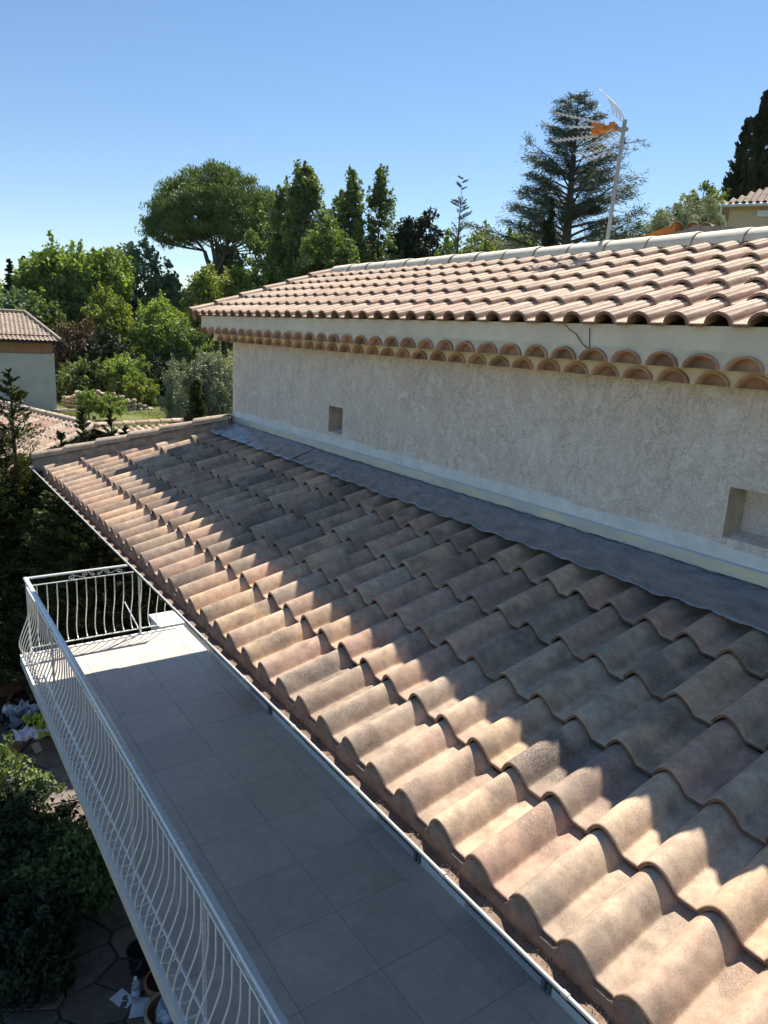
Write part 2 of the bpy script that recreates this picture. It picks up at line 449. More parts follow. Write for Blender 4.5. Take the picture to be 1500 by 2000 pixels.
lower_deck = MB()
def rp(x, s, dz=0.0):       # point on the lower roof plane (crest level), x metres, s up the slope
    return (x, s*CS - dz*SN, s*SN + dz*CS)
HX0, HX1 = -37.2*U, WX
def hipx(y): return HX0 + (HX1-HX0)*y/WY
dd = -(H+.035)
V = [rp(HX0+.02, 0.03, dd), rp(XR, 0.03, dd), rp(XR, 9.24*U, dd), rp(HX1, 9.24*U, dd)]
V2 = [(v[0], v[1], v[2]-.03) for v in V]
lower_deck.add(V+V2, [(0,1,2,3), (7,6,5,4), (0,4,5,1), (3,2,6,7), (0,3,7,4), (1,5,6,2)])
# the hip's other face, falling left, beside the upper storey
zl = -.35*U
Vl = [(HX0-.02, .02, zl), (WX-.01, WY, 2.75*U), (WX-.01, 24*U, 2.75*U), (HX0-.02, 24*U, zl)]
lower_deck.add(Vl+[(v[0], v[1], v[2]-.05) for v in Vl], [(0,1,2,3), (7,6,5,4), (0,3,7,4), (0,4,5,1), (1,5,6,2)])
lower_roof = hp(lower_deck.build('lower_roof', M_deck)); 
def clip_mesh(me, loc, rot, pco, pno):
    """a cut copy of a tile: remove what lies past a vertical plane (world)"""
    mt = Matrix.Translation(loc) @ rot.to_matrix().to_4x4(); inv = mt.inverted()
    bm = bmesh.new(); bm.from_mesh(me)
    lp = inv @ Vector(pco); ln = inv.to_3x3() @ Vector(pno)
    bmesh.ops.bisect_plane(bm, geom=bm.verts[:]+bm.edges[:]+bm.faces[:], plane_co=lp, plane_no=ln, clear_outer=True)
    if not bm.faces: bm.free(); return None
    m2 = bpy.data.meshes.new('cut_tile'); bm.to_mesh(m2); bm.free()
    for m in me.materials:
        if m2.materials.find(m.name) < 0: m2.materials.append(m)
    return m2
from mathutils import Euler
hn = Vector((-(WY), (HX1-HX0), 0)).normalized()          # points left of the hip line
k0 = math.ceil(HX0/U); k1 = int(XR/U)
for row in range(6):
    s = 0 if row == 0 else L0 + (row-1)*L1
    if s > 9.0*U: break
    for k in range(k0-1, k1+1):
        x = (k+.10)*U + random.uniform(-.0025, .0025)
        ss = s + random.uniform(-.006, .006)
        y = ss*CS; z = ss*SN
        # local crest top (H) sits on the plane at the tile's front
        loc = Vector((x, y, z)) - Vector((0, -SN, CS))*(H)
        rot = Euler((SL - TILT + random.uniform(-.003, .004), random.uniform(-.012, .012), random.uniform(-.011, .011)))
        if x + .9*U < hipx(y): continue
        me = me_low
        L = (L1+.38*U)*CS
        if x - .45*U < hipx(y+L) + .02:
            me = clip_mesh(me_low, loc, rot, (HX0-.01, 0, 0), hn)
            if me is None or len(me.polygons) < 30: continue
        if s + L1 > 8.6*U:                      # last course is cut under the lead
            me = clip_mesh(me, loc, rot, (0, 9.15*U*CS, 0), (0, 1, 0))
            if me is None: continue
        inst('roof_tile', me, lower_roof, loc, rot)

# hip line: mortar bed and half-round caps
ha = Vector((HX0-.02, -.02, .0)); hb = Vector((HX1, WY-.02, 2.885*U))
hd = (hb-ha); hl = hd.length; hd.normalize()
hside = hd.cross(Vector((0, 0, 1))).normalized()         # to the right of the line (front face side)
hup = hside.cross(hd).normalized()
mb = MB(); ns = 40; prof = [(-.13, -.12), (-.10, .03), (-.05, .072), (.05, .072), (.098, .02), (.115, -.10)]
VV = []
for i in range(ns+1):
    p = ha + hd*(hl*i/ns)
    for (a, b_) in prof:
        j = mnoise.noise(Vector((i*.9, a*30, 3)))*.008
        VV.append(p + hside*(a+j) + hup*(b_+j))
n6 = len(prof)
mb.add(VV, [(i*n6+k, (i+1)*n6+k, (i+1)*n6+k+1, i*n6+k+1) for i in range(ns) for k in range(n6-1)], 0, False)
mb.add(VV[:n6], [tuple(range(n6))]); mb.add(VV[-n6:], [tuple(range(n6-1, -1, -1))])
mb.build('hip_mortar', M_mortar, lower_roof)
def barrel_mesh(name, mats, length, r0, r1, th, n=12, arc=math.pi, flat=1.0):
    """half-round cap, axis +y, open below; wide end r0 at y=0"""
    mb = MB(); T = []; ysg = [(0, -.003), (.004, -.0006), (.010, 0), (length*.5, 0), (length, 0)]
    for (y, d) in ysg:
        r = r0+(r1-r0)*y/length
        for i in range(n+1):
            a = math.pi/2+arc/2 - arc*i/n
            T.append(((r+d)*math.cos(a), y, (r+d)*math.sin(a)*flat))
    m = n+1
    mb.add(T, [(j*m+i, j*m+i+1, (j+1)*m+i+1, (j+1)*m+i) for j in range(len(ysg)-1) for i in range(n)], 0, True)
    B = []
    for y in (0, length):
        r = r0+(r1-r0)*y/length-th
        for i in range(n+1):
            a = math.pi/2+arc/2 - arc*i/n
            B.append((r*math.cos(a), y, r*math.sin(a)*flat))
    mb.add(B, [(i+1, i, i+m, i+1+m) for i in range(n)], 1, True)
    fr = T[:m]+B[:m]
    mb.add(fr, [(i, i+m, i+1+m, i+1) for i in range(n)], 1)
    bk = T[-m:]+B[m:]
    mb.add(bk, [(i+1, i+1+m, i+m, i) for i in range(n)], 1)
    for i in (0, n):
        q = [T[j*m+i] for j in range(len(ysg))]+[B[m+i], B[i]]; ix = list(range(len(q)))
        mb.add(q, [tuple(ix if i == n else ix[::-1])], 1)
    return mb.mesh(name, mats)
me_hip = barrel_mesh('hip_tile', [M_hip, M_edge], .43, .098, .080, .014, flat=.78)
nh = 6; stp = (hl-.02)/nh
for i in range(nh):
    p = ha + hd*(stp*i) + hup*.058
    o = inst('hip_tile', me_hip, lower_roof, (0, 0, 0))
    rm = Matrix((hside, hd, hup)).transposed()
    rm = rm @ Euler((-.035, random.uniform(-.01, .01), random.uniform(-.008, .008))).to_matrix()
    o.matrix_local = Matrix.Translation(p) @ rm.to_4x4()

# ---------------------------------------------------------------- upper wall with two openings
def wall_with_holes(mb, y, x0, x1, z0, z1, holes, depth, m=0, mb_in=1):
    xs = sorted({x0, x1, *[h[0] for h in holes], *[h[1] for h in holes]})
    zs = sorted({z0, z1, *[h[2] for h in holes], *[h[3] for h in holes]})
    for i in range(len(xs)-1):
        for j in range(len(zs)-1):
            cx = (xs[i]+xs[i+1])/2; cz = (zs[j]+zs[j+1])/2
            if any(h[0] < cx < h[1] and h[2] < cz < h[3] for h in holes): continue
            mb.add([(xs[i], y, zs[j]), (xs[i+1], y, zs[j]), (xs[i+1], y, zs[j+1]), (xs[i], y, zs[j+1])], [(0,1,2,3)], m)
    for (a, b_, c, d) in holes:
        Y = y+depth; sp = .008
        mb.add([(a, y, c), (a, y, d), (a+sp, Y, d-sp), (a+sp, Y, c+.02)], [(0,1,2,3)], mb_in)
        mb.add([(b_, y, d), (b_, y, c), (b_-sp, Y, c+.02), (b_-sp, Y, d-sp)], [(0,1,2,3)], mb_in)
        mb.add([(a, y, c), (a+sp, Y, c+.02), (b_-sp, Y, c+.02), (b_, y, c)], [(0,1,2,3)], m)
        mb.add([(a, y, d), (b_, y, d), (b_-sp, Y, d-sp), (a+sp, Y, d-sp)], [(0,1,2,3)], mb_in)
        mb.add([(a+sp, Y, c+.02), (a+sp, Y, d-sp), (b_-sp, Y, d-sp), (b_-sp, Y, c+.02)], [(0,1,2,3)], m)
GX = 4.85*U                                             # the gable side carries the same render
wm = MB()
holes = [(-20.0*U, -18.85*U, 3.80*U, 4.90*U), (-1.70*U, 1.1*U, 3.78*U, 4.97*U)]
wall_with_holes(wm, WY, WX, XR, 2.2*U, 7.35*U, holes, .145)
# left gable wall with the slope of the upper roof
YB = 24.0*U; YA = 15.9*U; ZE = 8.45*U; ZA = ZE + (YA-7.25*U)*.329
gz = lambda y: (ZE+(y-7.25*U)*.329 if y < YA else ZA-(y-YA)*.329) - .03
Vg = [(WX, WY, -2*U), (WX, WY, gz(WY)), (WX, YA, gz(YA)), (WX, YB, gz(YB)), (WX, YB, -2*U)]
wm.add(Vg, [(0,1,2,3,4)], 0)
wm.add([(WX, YB, -2*U), (WX, YB, 8*U), (XR, YB, 8*U), (XR, YB, -2*U)], [(0,1,2,3)], 0)
wm.add([(XR, WY, -2*U), (XR, YB, -2*U), (XR, YB, 8*U), (XR, WY, 8*U)], [(0,1,2,3)], 0)
wall = hp(wm.build('wall', [M_stucco, M_nicheback])); wall['label'] = 'grey cream stucco wall between the two roofs'

# smooth cement band along the wall foot: irregular upper edge
cb = MB(); nx_ = 260; Vb = []
for i in range(nx_+1):
    x = WX + (XR-WX)*i/nx_
    nz = mnoise.noise(Vector((x*2.2, 0, 0)))*.022 + mnoise.noise(Vector((x*9, 4, 0)))*.012 + mnoise.noise(Vector((x*31, 7, 0)))*.006
    zt = 3.02*U + .135 + nz - .02*max(0, 1-(x-WX)/.7)
    Vb += [(x, WY-.006, 2.6*U), (x, WY-.0055, zt-.012), (x, WY+.004, zt)]
cb.add(Vb, [(i*3, i*3+3, i*3+4, i*3+1) for i in range(nx_)]+[(i*3+1, i*3+4, i*3+5, i*3+2) for i in range(nx_)], 0, True)
cb.build('cement_band', M_cement, wall)

# flashing: galvanised upstand strips and lead sheets dressed over the top course
up = MB()
flash = None
cuts = [WX+.004, -21.7*U, -12.5*U, -2.9*U, 6.5*U, XR]
top_off = .050
fl_root = MB()
fl_root.add([rp(WX, 8.9*U, .0), rp(XR, 8.9*U, .0), rp(XR, 9.22*U, .0), rp(WX, 9.22*U, .0)], [(0,1,2,3)])
flash = hp(fl_root.build('flashing', M_lead)); flash['label'] = 'dark lead flashing dressed onto the top tiles'
for i in range(len(cuts)-1):
    s = MB(); a = cuts[i]; b_ = cuts[i+1]-.0; z0 = 3.00*U; z1 = 3.00*U+top_off
    zf = .0015*(i % 2)
    s.add([(a, WY-.016-zf, z0-.01), (b_, WY-.016-zf, z0-.01), (b_, WY-.011-zf, z1), (a, WY-.011-zf, z1), (b_, WY-.006, z1+.008), (a, WY-.006, z1+.008)], [(0,1,2,3), (3,2,4,5)])
    s.build('metal_strip', M_zinc, flash)
def lead_sheet(xa, xb, lift, seed):
    n = max(12, int((xb-xa)/.0165)); ms = 22; V = []
    for i in range(n+1):
        x = xa+(xb-xa)*i/n
        t = ((x/U-.10+.5) % 1.0)-.5
        crest = lowprof(t)
        edge = 7.83*U + .004*math.sin(x*11+seed) + .012*mnoise.noise(Vector((x*7, seed, 0))) + .004*mnoise.noise(Vector((x*40, seed, 0)))
        for j in range(ms+1):
            q = j/ms; s = edge + (9.20*U-edge)*q
            drape = (1-q)**2.1
            base = -.010 + .006*q
            # lead bridges the pans: only half follows the wave
            h = base + (crest-H)*.14*drape + .012
            h += .0035*abs(mnoise.noise(Vector((x*17+s*5, s*8, seed+4))))*2*(1-q)**.5 + .0055*mnoise.noise(Vector((x*9, s*12, seed))) + .0034*mnoise.noise(Vector((x*26+s*14, s*22, seed))) + .0015*mnoise.noise(Vector((x*70, s*60, seed)))
            if j == 0: h -= .004
            V.append(rp(x, s, h + lift))
    m1 = ms+1; F = [(i*m1+j, (i+1)*m1+j, (i+1)*m1+j+1, i*m1+j+1) for i in range(n) for j in range(ms)]
    nb = len(V); Vl = [(v[0], v[1]+SN*.004, v[2]-.004) for v in V]
    F2 = [(i*m1+nb, i*m1+1+nb, (i+1)*m1+1+nb, (i+1)*m1+nb) for i in range(n) for j in (0,)]
    E_ = [(i*m1, i*m1+nb, (i+1)*m1+nb, (i+1)*m1) for i in range(n)]
    E_ += [(j, j+1, j+1+nb, j+nb) for j in range(ms)] + [(n*m1+j+1, n*m1+j, n*m1+j+nb, n*m1+j+1+nb) for j in range(ms)]
    return mesh_np('lead_sheet', V+Vl, F+F2+E_, M_lead, flash, True)
lj = [WX-.02, -21.0*U, -10.05*U, .9*U, XR]
for i in range(4):
    lead_sheet(lj[i], lj[i+1]+.02, .004*((i+1) % 2)+.001, i*5.3)
# small folded corner of the lead round the wall's left corner
mc = MB()
for sgn in (0,):
    mc.add([(WX-.012, WY-.02, 3.0*U+.06), (WX-.012, WY+.25, 3.0*U+.07), (WX-.07, WY+.22, 2.9*U), (WX-.09, WY-.05, 2.78*U), (WX-.012, WY-.05, 2.86*U)], [(0,1,2,3,4)])
mc.add([(WX-.012, WY-.02, 3.0*U+.06), (WX-.012, WY-.05, 2.86*U), (WX+.03, WY-.05, 2.88*U), (WX+.03, WY-.018, 3.0*U+.06)], [(0,1,2,3)])
mc.build('corner_fold', M_lead, flash)

# ---------------------------------------------------------------- cornice (two courses of canal tiles), fascia
def cornice_row(yf, z0, z1, xl, phase, rh, rz, parent, name_l):
    """mortar face with arch mouths; the mouths are lined by tile ends"""
    m = MB(); pitch = .97*U; k = int((XR-xl)/pitch)+1; ar = rh; nseg = 10
    def face(xa, xb, xc, arch=True):
        # face from xa to xb with arch centred xc
        P = []
        for i in range(nseg+1):
            a = math.pi - math.pi*i/nseg
            P.append((xc+ar*math.cos(a), z0+rz*math.sin(a)))
        top = [(xa+(xb-xa)*i/nseg, z1) for i in range(nseg+1)]
        V = [(p[0], yf, p[1]) for p in P]+[(t[0], yf, t[1]) for t in top]
        n1 = nseg+1
        m.add(V, [(i, i+1, i+1+n1, i+n1) for i in range(nseg)])
        m.add([(xa, yf, z0), (P[0][0], yf, z0), (xa, yf, z1)], [(0,1,2)])
        m.add([(P[-1][0], yf, z0), (xb, yf, z0), (xb, yf, z1)], [(0,1,2)])
    cs = []
    for i in range(k):
        xc = xl + phase*pitch + (i+.5)*pitch
        xa = xc-pitch/2 if i else xl; xb = xc+pitch/2
        face(xa, xb, xc); cs.append(xc)
    xe = cs[-1]+pitch/2
    # soffit behind the mouths, left end, top, underside
    m.add([(xl, yf, z0), (xl, yf, z1), (xl, WY+.02, z1), (xl, WY+.02, z0)], [(0,1,2,3)])
    m.add([(xl, yf+.055, z0+.001), (xe, yf+.055, z0+.001), (xe, WY+.02, z0+.001), (xl, WY+.02, z0+.001)], [(3,2,1,0)])
    for i, xc in enumerate(cs):                              # underside of the ribs between mouths
        a = cs[i-1]+ar if i else xl
        m.add([(a, yf, z0), (xc-ar, yf, z0), (xc-ar, yf+.056, z0), (a, yf+.056, z0)], [(3,2,1,0)])
    o = hp(m.build(name_l, M_gen)); 
    # tile ends: thin shell + recessed infill
    t = MB(); n1 = nseg+1; th = .011
    A = []; 
    for (y, r_, z_) in ((-.014, ar, rz), (-.014, ar-th, rz-th), (.060, ar-th-.003, rz-th-.002), (.060, ar, rz)):
        for i in range(n1):
            a = math.pi - math.pi*i/nseg
            A.append((r_*math.cos(a), y, max(0, z_*math.sin(a))))
    t.add(A, [(r*n1+i, (r+1)*n1+i, (r+1)*n1+i+1, r*n1+i+1) for r in (0, 1) for i in range(nseg)], 0, True)
    t.add([A[i] for i in range(n1)]+[(A[i][0], .02, A[i][2]) for i in range(n1)], [(i, i+1, i+1+n1, i+n1) for i in range(nseg)], 0, True)
    t.add([A[2*n1+i] if False else (A[n1+i][0], .048, A[n1+i][2]) for i in range(n1)], [tuple(range(n1-1, -1, -1))], 0)
    t.add([(-ar, -.004, 0), (ar, -.004, 0), (ar, .06, 0), (-ar, .06, 0)], [(3,2,1,0)], 1)
    me = t.mesh('cornice_tile', [M_genclay, M_gen])
    for xc in cs:
        inst('cornice_tile', me, o, (xc+random.uniform(-.004, .004), yf, z0+random.uniform(0, .003)), (random.uniform(-.03, .03), random.uniform(-.03, .03), random.uniform(-.04, .04)), (random.uniform(.95, 1.0), 1, random.uniform(.92, 1.0)))
    return o
co1 = cornice_row(WY-.77*U, 7.22*U, 7.575*U, WX-.77*U, .52, .42*U, .30*U, house, 'lower_cornice')
co2 = cornice_row(WY-1.27*U, 7.578*U, 7.95*U, WX-1.27*U, .02, .43*U, .325*U, house, 'upper_cornice')
fa = MB()
yF = WY-1.262*U; xF = WX-1.262*U
nxf = 120
Vf = []
for i in range(nxf+1):
    x = xF+(XR-xF)*i/nxf
    Vf += [(x, yF+.002*mnoise.noise(Vector((x*4, 1, 0))), 7.95*U), (x, yF+.003*mnoise.noise(Vector((x*3, 9, 0))), 8.47*U)]
fa.add(Vf, [(2*i, 2*i+2, 2*i+3, 2*i+1) for i in range(nxf)], 0, True)
zt = lambda y: 8.45*U+(y-7.25*U)*.329-.04
fa.add([(xF, yF, 7.95*U), (xF, yF, 8.47*U), (xF, WY+.02, zt(WY+.02)), (xF, WY+.02, 7.95*U)], [(0,1,2,3)])
fa.add([(xF, WY+.02, 7.95*U), (xF, WY+.02, zt(WY)), (WX, WY+.02, zt(WY)), (WX, WY+.02, 7.35*U), (xF, WY+.02, 7.35*U)], [(0,1,2,3,4)])
fascia = hp(fa.build('fascia', M_fascia))

# ---------------------------------------------------------------- upper roof
SU = math.atan(.329); CU_, SU_ = math.cos(SU), math.sin(SU)
EY = 7.22*U; EZc = 8.76*U                                # crest level at the eave front
PY = 1.44*U; LU = PY/CU_
VX = -32.15*U                                           # verge
uph = .255*U
def upprof(t):
    """narrow round barrel, broad flat pan"""
    a = abs(t)
    r = .315
    h = 0.0
    if a < r: h = uph*math.sqrt(max(0, 1-(a/r)**2))*.93 + .07*uph*(1-a/r)
    return h
uxs = []; 
t = -.335
while t < .655: uxs.append(t*U); t += .0142
uhs = [upprof(x/U) + .0011*math.cos(2*math.pi*x/.0245) for x in uxs]
me_up = tile_mesh('ribbed_roof_tile', [M_uptile, M_upedge], uxs, uhs, LU+.30*U, .016, ysegs=(0, .0025, .007, 1), front_drop=(.003, .0008, 0, 0))
ud = MB()
def ur(x, y, dz=0): return (x, y - dz*SU_, EZc+(y-EY)*.329 + dz*CU_)
dk = -(uph+.03)
Y3 = 24.6*U
rr_ = [ur(VX+.02, EY+.066, dk), ur(XR, EY+.066, dk), ur(XR, 15.9*U, dk), ur(VX+.02, 15.9*U, dk)]
zr = rr_[2][2]
back = [(VX+.02, Y3, zr-(Y3-15.9*U)*.329), (XR, Y3, zr-(Y3-15.9*U)*.329)]
Vd = rr_+back; nV = len(Vd); Vd2 = [(v[0], v[1], v[2]-.035) for v in Vd]
ud.add(Vd+Vd2, [(0,1,2,3), (3,2,5,4), (9,8,7,6), (10,11,8,9), (0,6,7,1), (0,3,9,6), (3,4,10,9), (1,7,8,2), (2,8,11,5), (4,5,11,10)])
upper_roof = hp(ud.build('upper_roof', M_deck))
TU = (.016+.010)/LU
ncol = int((XR-VX)/(.97*U))
for row in range(6):
    y = EY + row*PY
    for c in range(ncol):
        x = VX + .36*U + c*.97*U + random.uniform(-.002, .002)
        p = Vector(ur(x, y + random.uniform(-.003, .003), -uph))
        me = me_up
        rot = Euler((SU-TU, random.uniform(-.005, .005), random.uniform(-.006, .006)))
        inst('ribbed_roof_tile', me_up, upper_roof, p, rot)
# verge caps up the left edge
me_verge = barrel_mesh('verge_tile', [M_uptile, M_upedge], LU+.06, .075, .062, .014, flat=.8)
for row in range(6):
    y = EY - .03 + row*PY
    p = Vector(ur(VX-.02, y, -.035 + .01))
    inst('verge_tile', me_verge, upper_roof, p, (SU-.04, -.15, random.uniform(-.01, .01)))
vb = MB(); vb.add([ur(VX-.085, EY+.0, -.02), ur(VX-.085, 15.9*U, -.02), ur(VX-.085, 15.9*U, -.17), ur(VX-.085, EY+.0, -.13)], [(0,1,2,3)])
vb.add([ur(VX-.085, EY, -.02), ur(VX-.085, EY, -.13), ur(VX+.03, EY, -.11), ur(VX+.03, EY, -.02)], [(0,1,2,3)])
vb.build('verge_mortar', M_upedge, upper_roof)
# ridge
RZ = EZc+(15.9*U-EY)*.329
rm_ = MB(); pr_ = [(-.140, -.13), (-.128, -.055), (-.085, -.005), (.085, -.005), (.128, -.055), (.140, -.13)]
VV = []; nr = 90
for i in range(nr+1):
    x = VX+.45*U+(XR-VX-.45*U)*i/nr
    for (a, b_) in pr_:
        b_ -= .055; j = .006*mnoise.noise(Vector((x*6, a*40, 0)))
        VV.append((x, 15.9*U+a+j, RZ+b_+j))
rm_.add(VV, [(i*6+k, i*6+k+1, (i+1)*6+k+1, (i+1)*6+k) for i in range(nr) for k in range(5)])
rm_.add(VV[:6], [tuple(range(5, -1, -1))])
rm_.build('ridge_mortar', M_rmortar, upper_roof)
me_ridge = barrel_mesh('ridge_tile', [M_ridge, M_upedge], 1.80*U+.05, .130, .110, .016, n=14, flat=.84)
nrid = int((XR-VX)/(1.80*U))+1
for i in range(nrid):
    x = VX+.40*U + i*1.80*U
    # wide end towards the left; caps lap rightwards
    inst('ridge_tile', me_ridge, upper_roof, (x+1.80*U+.05, 15.9*U+random.uniform(-.004, .004), RZ-.072+random.uniform(-.003, .003)), (-.022*0, .0, math.pi/2), None).rotation_euler = (0.018, random.uniform(-.01, .01), math.pi/2+random.uniform(-.006, .006))

# ---------------------------------------------------------------- gutter
GL = -37.62*U; GR = XR
gy0, gy1 = -.43*U, .30*U; gzt = -.30*U
def gprof(n=12):
    P = []
    cy = (gy0+gy1)/2; ry = (gy1-gy0)/2
    for i in range(n+1):
        a = math.pi + math.pi*i/n
        P.append((cy+ry*math.cos(a), gzt-.004-.072*(1-math.cos(a)**2)))
    return P
P = gprof(); gm = MB(); n1 = len(P)
Vo = [(x, p[0], p[1]) for x in (GL, GR) for p in P]
Vi = [(x, (p[0]-(gy0+gy1)/2)*.96+(gy0+gy1)/2, gzt-.004+(p[1]-gzt+.004)*.96) for x in (GL+.003, GR) for p in P]
gm.add(Vo, [(i, i+1, i+1+n1, i+n1) for i in range(n1-1)], 0, True)
gm.add(Vi, [(i+1, i, i+n1, i+1+n1) for i in range(n1-1)], 1, True)
gm.add(Vo[:n1], [tuple(range(n1))], 0)
gm.add([(GL+.003, v[1], v[2]) for v in Vi[:n1]], [tuple(range(n1-1, -1, -1))], 0)
gutter = hp(gm.build('gutter', [M_gutter, M_gutterin]))
bead = MB(); pts = [(GL+.45*i, gy0-.001, gzt+.001+.0015*math.sin(i*1.3)) for i in range(int((GR-GL)/.45)+1)]
bead.tube(pts, .0068, 10)
bead.tube([(GL, gy0, gzt), (GL-.001, (gy0+gy1)/2, gzt+.001), (GL, gy1, gzt+.004)], .006, 8)
bead.build('gutter_lip', M_gutter, gutter)
cl = MB(); cl.tube([(0, 0, 0), (.022, 0, 0)], .0095, 10)
me_cl = cl.mesh('gutter_clip', M_gutter)
for i in range(int((GR-GL)/.55)):
    inst('gutter_clip', me_cl, gutter, (GL+.35+.55*i, gy0-.001, gzt+.001))
# silt and dust bed lying in the trough, darker lumps of debris along the tile side
db = MB(); nx2 = 420; ny2 = 9; V = []
for i in range(nx2+1):
    x = GL+.006+(GR-GL-.01)*i/nx2
    for j in range(ny2+1):
        q = j/ny2; y = gy0+.012+(gy1-gy0-.024)*q
        h = gzt-.060 + .003*mnoise.noise(Vector((x*5, y*20, 0)))+.004*mnoise.noise(Vector((x*22, y*40, 3))) + .026*(2*q-1)**2
        V.append((x, y, h))
m1 = ny2+1
db.add(V, [(i*m1+j, (i+1)*m1+j, (i+1)*m1+j+1, i*m1+j+1) for i in range(nx2) for j in range(ny2)], 0, True)
db.build('gutter_silt', M_gutterin, gutter)
nd = 3200
dx = rng.uniform(GL+.05, GR-.05, nd); dq = np.clip(rng.normal(.54, .11, nd), .1, .95)
keep = np.array([mnoise.noise(Vector((x*3.2, 2, 0)))+.25*mnoise.noise(Vector((x*14, 2, 0))) > -.12 for x in dx]); dx, dq = dx[keep], dq[keep]; nd = len(dx)
dy = gy0+(gy1-gy0)*dq; dz = gzt-.056+.026*(2*dq-1)**2
a1 = rng.uniform(0, 2*np.pi, nd); ln = rng.uniform(.0015, .005, nd); wd = ln*rng.uniform(.25, .7, nd); up1 = rng.uniform(-.3, .6, nd)
d1 = np.stack([np.cos(a1)*ln, np.sin(a1)*ln, up1*ln], -1); d2 = np.stack([-np.sin(a1)*wd, np.cos(a1)*wd, .5*wd], -1)
c0 = np.stack([dx, dy, dz+rng.uniform(0, .006, nd)], -1)
Vd_ = np.stack([c0-d1, c0-d2, c0+d1, c0+d2, c0+np.array([0, 0, .004])], 1).reshape(-1, 3)
idx = (np.arange(nd)*5)[:, None]
Fd = np.concatenate([idx+np.array([[0, 1, 4]]), idx+np.array([[1, 2, 4]]), idx+np.array([[2, 3, 4]]), idx+np.array([[3, 0, 4]])])
o = mesh_np('leaf_debris', Vd_, Fd, M_debris, gutter); tag(o, kind='stuff')
# mortar closing the eave under the tile fronts
em = MB(); V = []; x = HX0+.02; 
while x < XR:
    t = ((x/U-.10+.40) % 1.0)-.40
    V += [(x, .002, -H-.085), (x, .014, -H+lowprof(t)-TH+.001), (x, .05, -H+lowprof(t)-TH+.001)]; x += .0125
nq = len(V)//3
em.add(V, [(i*3, i*3+3, i*3+4, i*3+1) for i in range(nq-1)]+[(i*3+1, i*3+4, i*3+5, i*3+2) for i in range(nq-1)], 0, True)
em.build('eave_mortar', M_eave, lower_roof)

# ---------------------------------------------------------------- balcony, lower facade, soffit
ZF = -11.8*U; FY = 8.45*U; BY0 = -1.57*U; BX0 = -38.15*U
bm_ = MB(); bm_.box(BX0, XR, BY0, FY, ZF-.13, ZF-.010)
balcony = hp(bm_.build('balcony', [M_slab]))
eb = MB(); eb.box(BX0, XR, BY0, BY0+.046, ZF-.0095, ZF-.001); eb.box(BX0, BX0+.046, BY0+.047, FY, ZF-.0095, ZF-.001)
eb.build('edge_strip', M_white, balcony)
xj = -27.93*U; px_ = 2.817*U; py_ = 2.93*U; yj = 1.56*U; jo = .0026
gb = MB(); gb.box(BX0+.047, XR-.001, BY0+.047, FY-.001, ZF-.0095, ZF-.004); gb.build('grout', M_grout, balcony)
i0 = -5
for i in range(-4, 14):
    xa = xj+px_*i; xb = xa+px_
    xa = max(xa, BX0+.047); xb = min(xb, XR)
    if xb-xa < .03: continue
    for j in range(-1, 3):
        ya = max(yj+py_*j, BY0+.047); yb = min(yj+py_*(j+1), FY-.002)
        if yb-ya < .03: continue
        t = MB(); a, b_, c, d = xa+jo/2-(xa+xb)/2, xb-jo/2-(xa+xb)/2, ya+jo/2-(ya+yb)/2, yb-jo/2-(ya+yb)/2
        t.add([(a, c, -.004), (b_, c, -.004), (b_, d, -.004), (a, d, -.004), (a+.001, c+.001, 0), (b_-.001, c+.001, 0), (b_-.001, d-.001, 0), (a+.001, d-.001, 0)],
              [(0,3,2,1), (4,5,6,7), (0,1,5,4), (1,2,6,5), (2,3,7,6), (3,0,4,7)])
        o = t.build('floor_tile', M_floor, balcony); o.location = ((xa+xb)/2, (ya+yb)/2, ZF+random.uniform(-.0006, .0006))

LX = -33.0*U                                             # left end of the lower storey
fm = MB()
zs = -1.9*U
# facade between floor and soffit with three shuttered bays
bays = [(-14.40*U, -11.35*U), (-8.75*U, -4.6*U), (-26.4*U-.9*U, -24.35*U)]
hol = [(a, b_, ZF+.001, ZF+2.05) for a, b_ in bays]
wall_with_holes(fm, FY, LX, XR, ZF-.012, zs, hol, .075, 0, 0)
fm.add([(LX, FY, -5.6), (LX, FY, zs+.2), (LX, 24*U, zs+.2), (LX, 24*U, -5.6)], [(0,1,2,3)])
fm.box(LX+.01, XR-.01, BY0+1.35, 24*U-.01, -5.6, ZF-.131)
facade = hp(fm.build('facade', M_plinth)); facade['label'] = 'white rendered wall behind the balcony'
for (a, b_) in bays:
    sh = MB(); n = max(3, int(round((b_-a)/.125))); wd = (b_-a)/n
    sh.box(a+.01, b_-.01, FY+.060, FY+.070, ZF+.022, ZF+2.02)
    so_ = sh.build('folding_shutter', M_trim, facade)
    for i in range(n):
        q = MB(); q.box(a+wd*i+.010, a+wd*(i+1)-.006, FY+.030, FY+.0595, ZF+.024, ZF+2.015); q.build('slat', M_trim, so_)
    q = MB(); q.box(b_-.075, b_-.045, FY-.022, FY+.028, ZF+.003, ZF+2.01); q.box(b_-.030, b_-.006, FY-.012, FY+.028, ZF+.003, ZF+2.01); q.build('shutter_post', M_trim, so_)
sf = MB(); sf.box(HX0+.03, XR, .25, FY+.12, -1.62*U, -1.55*U)
sf.box(HX0+.03, XR, .25, .28, -1.549*U, -.30*U)
sf.box(HX0+.15, HX0+.18, .281, 24*U, -1.549*U, -.50*U)
sf.box(HX0+.15, LX-.001, FY+.121, 24*U, -1.62*U, -1.55*U)
soffit = hp(sf.build('soffit', M_plinth))

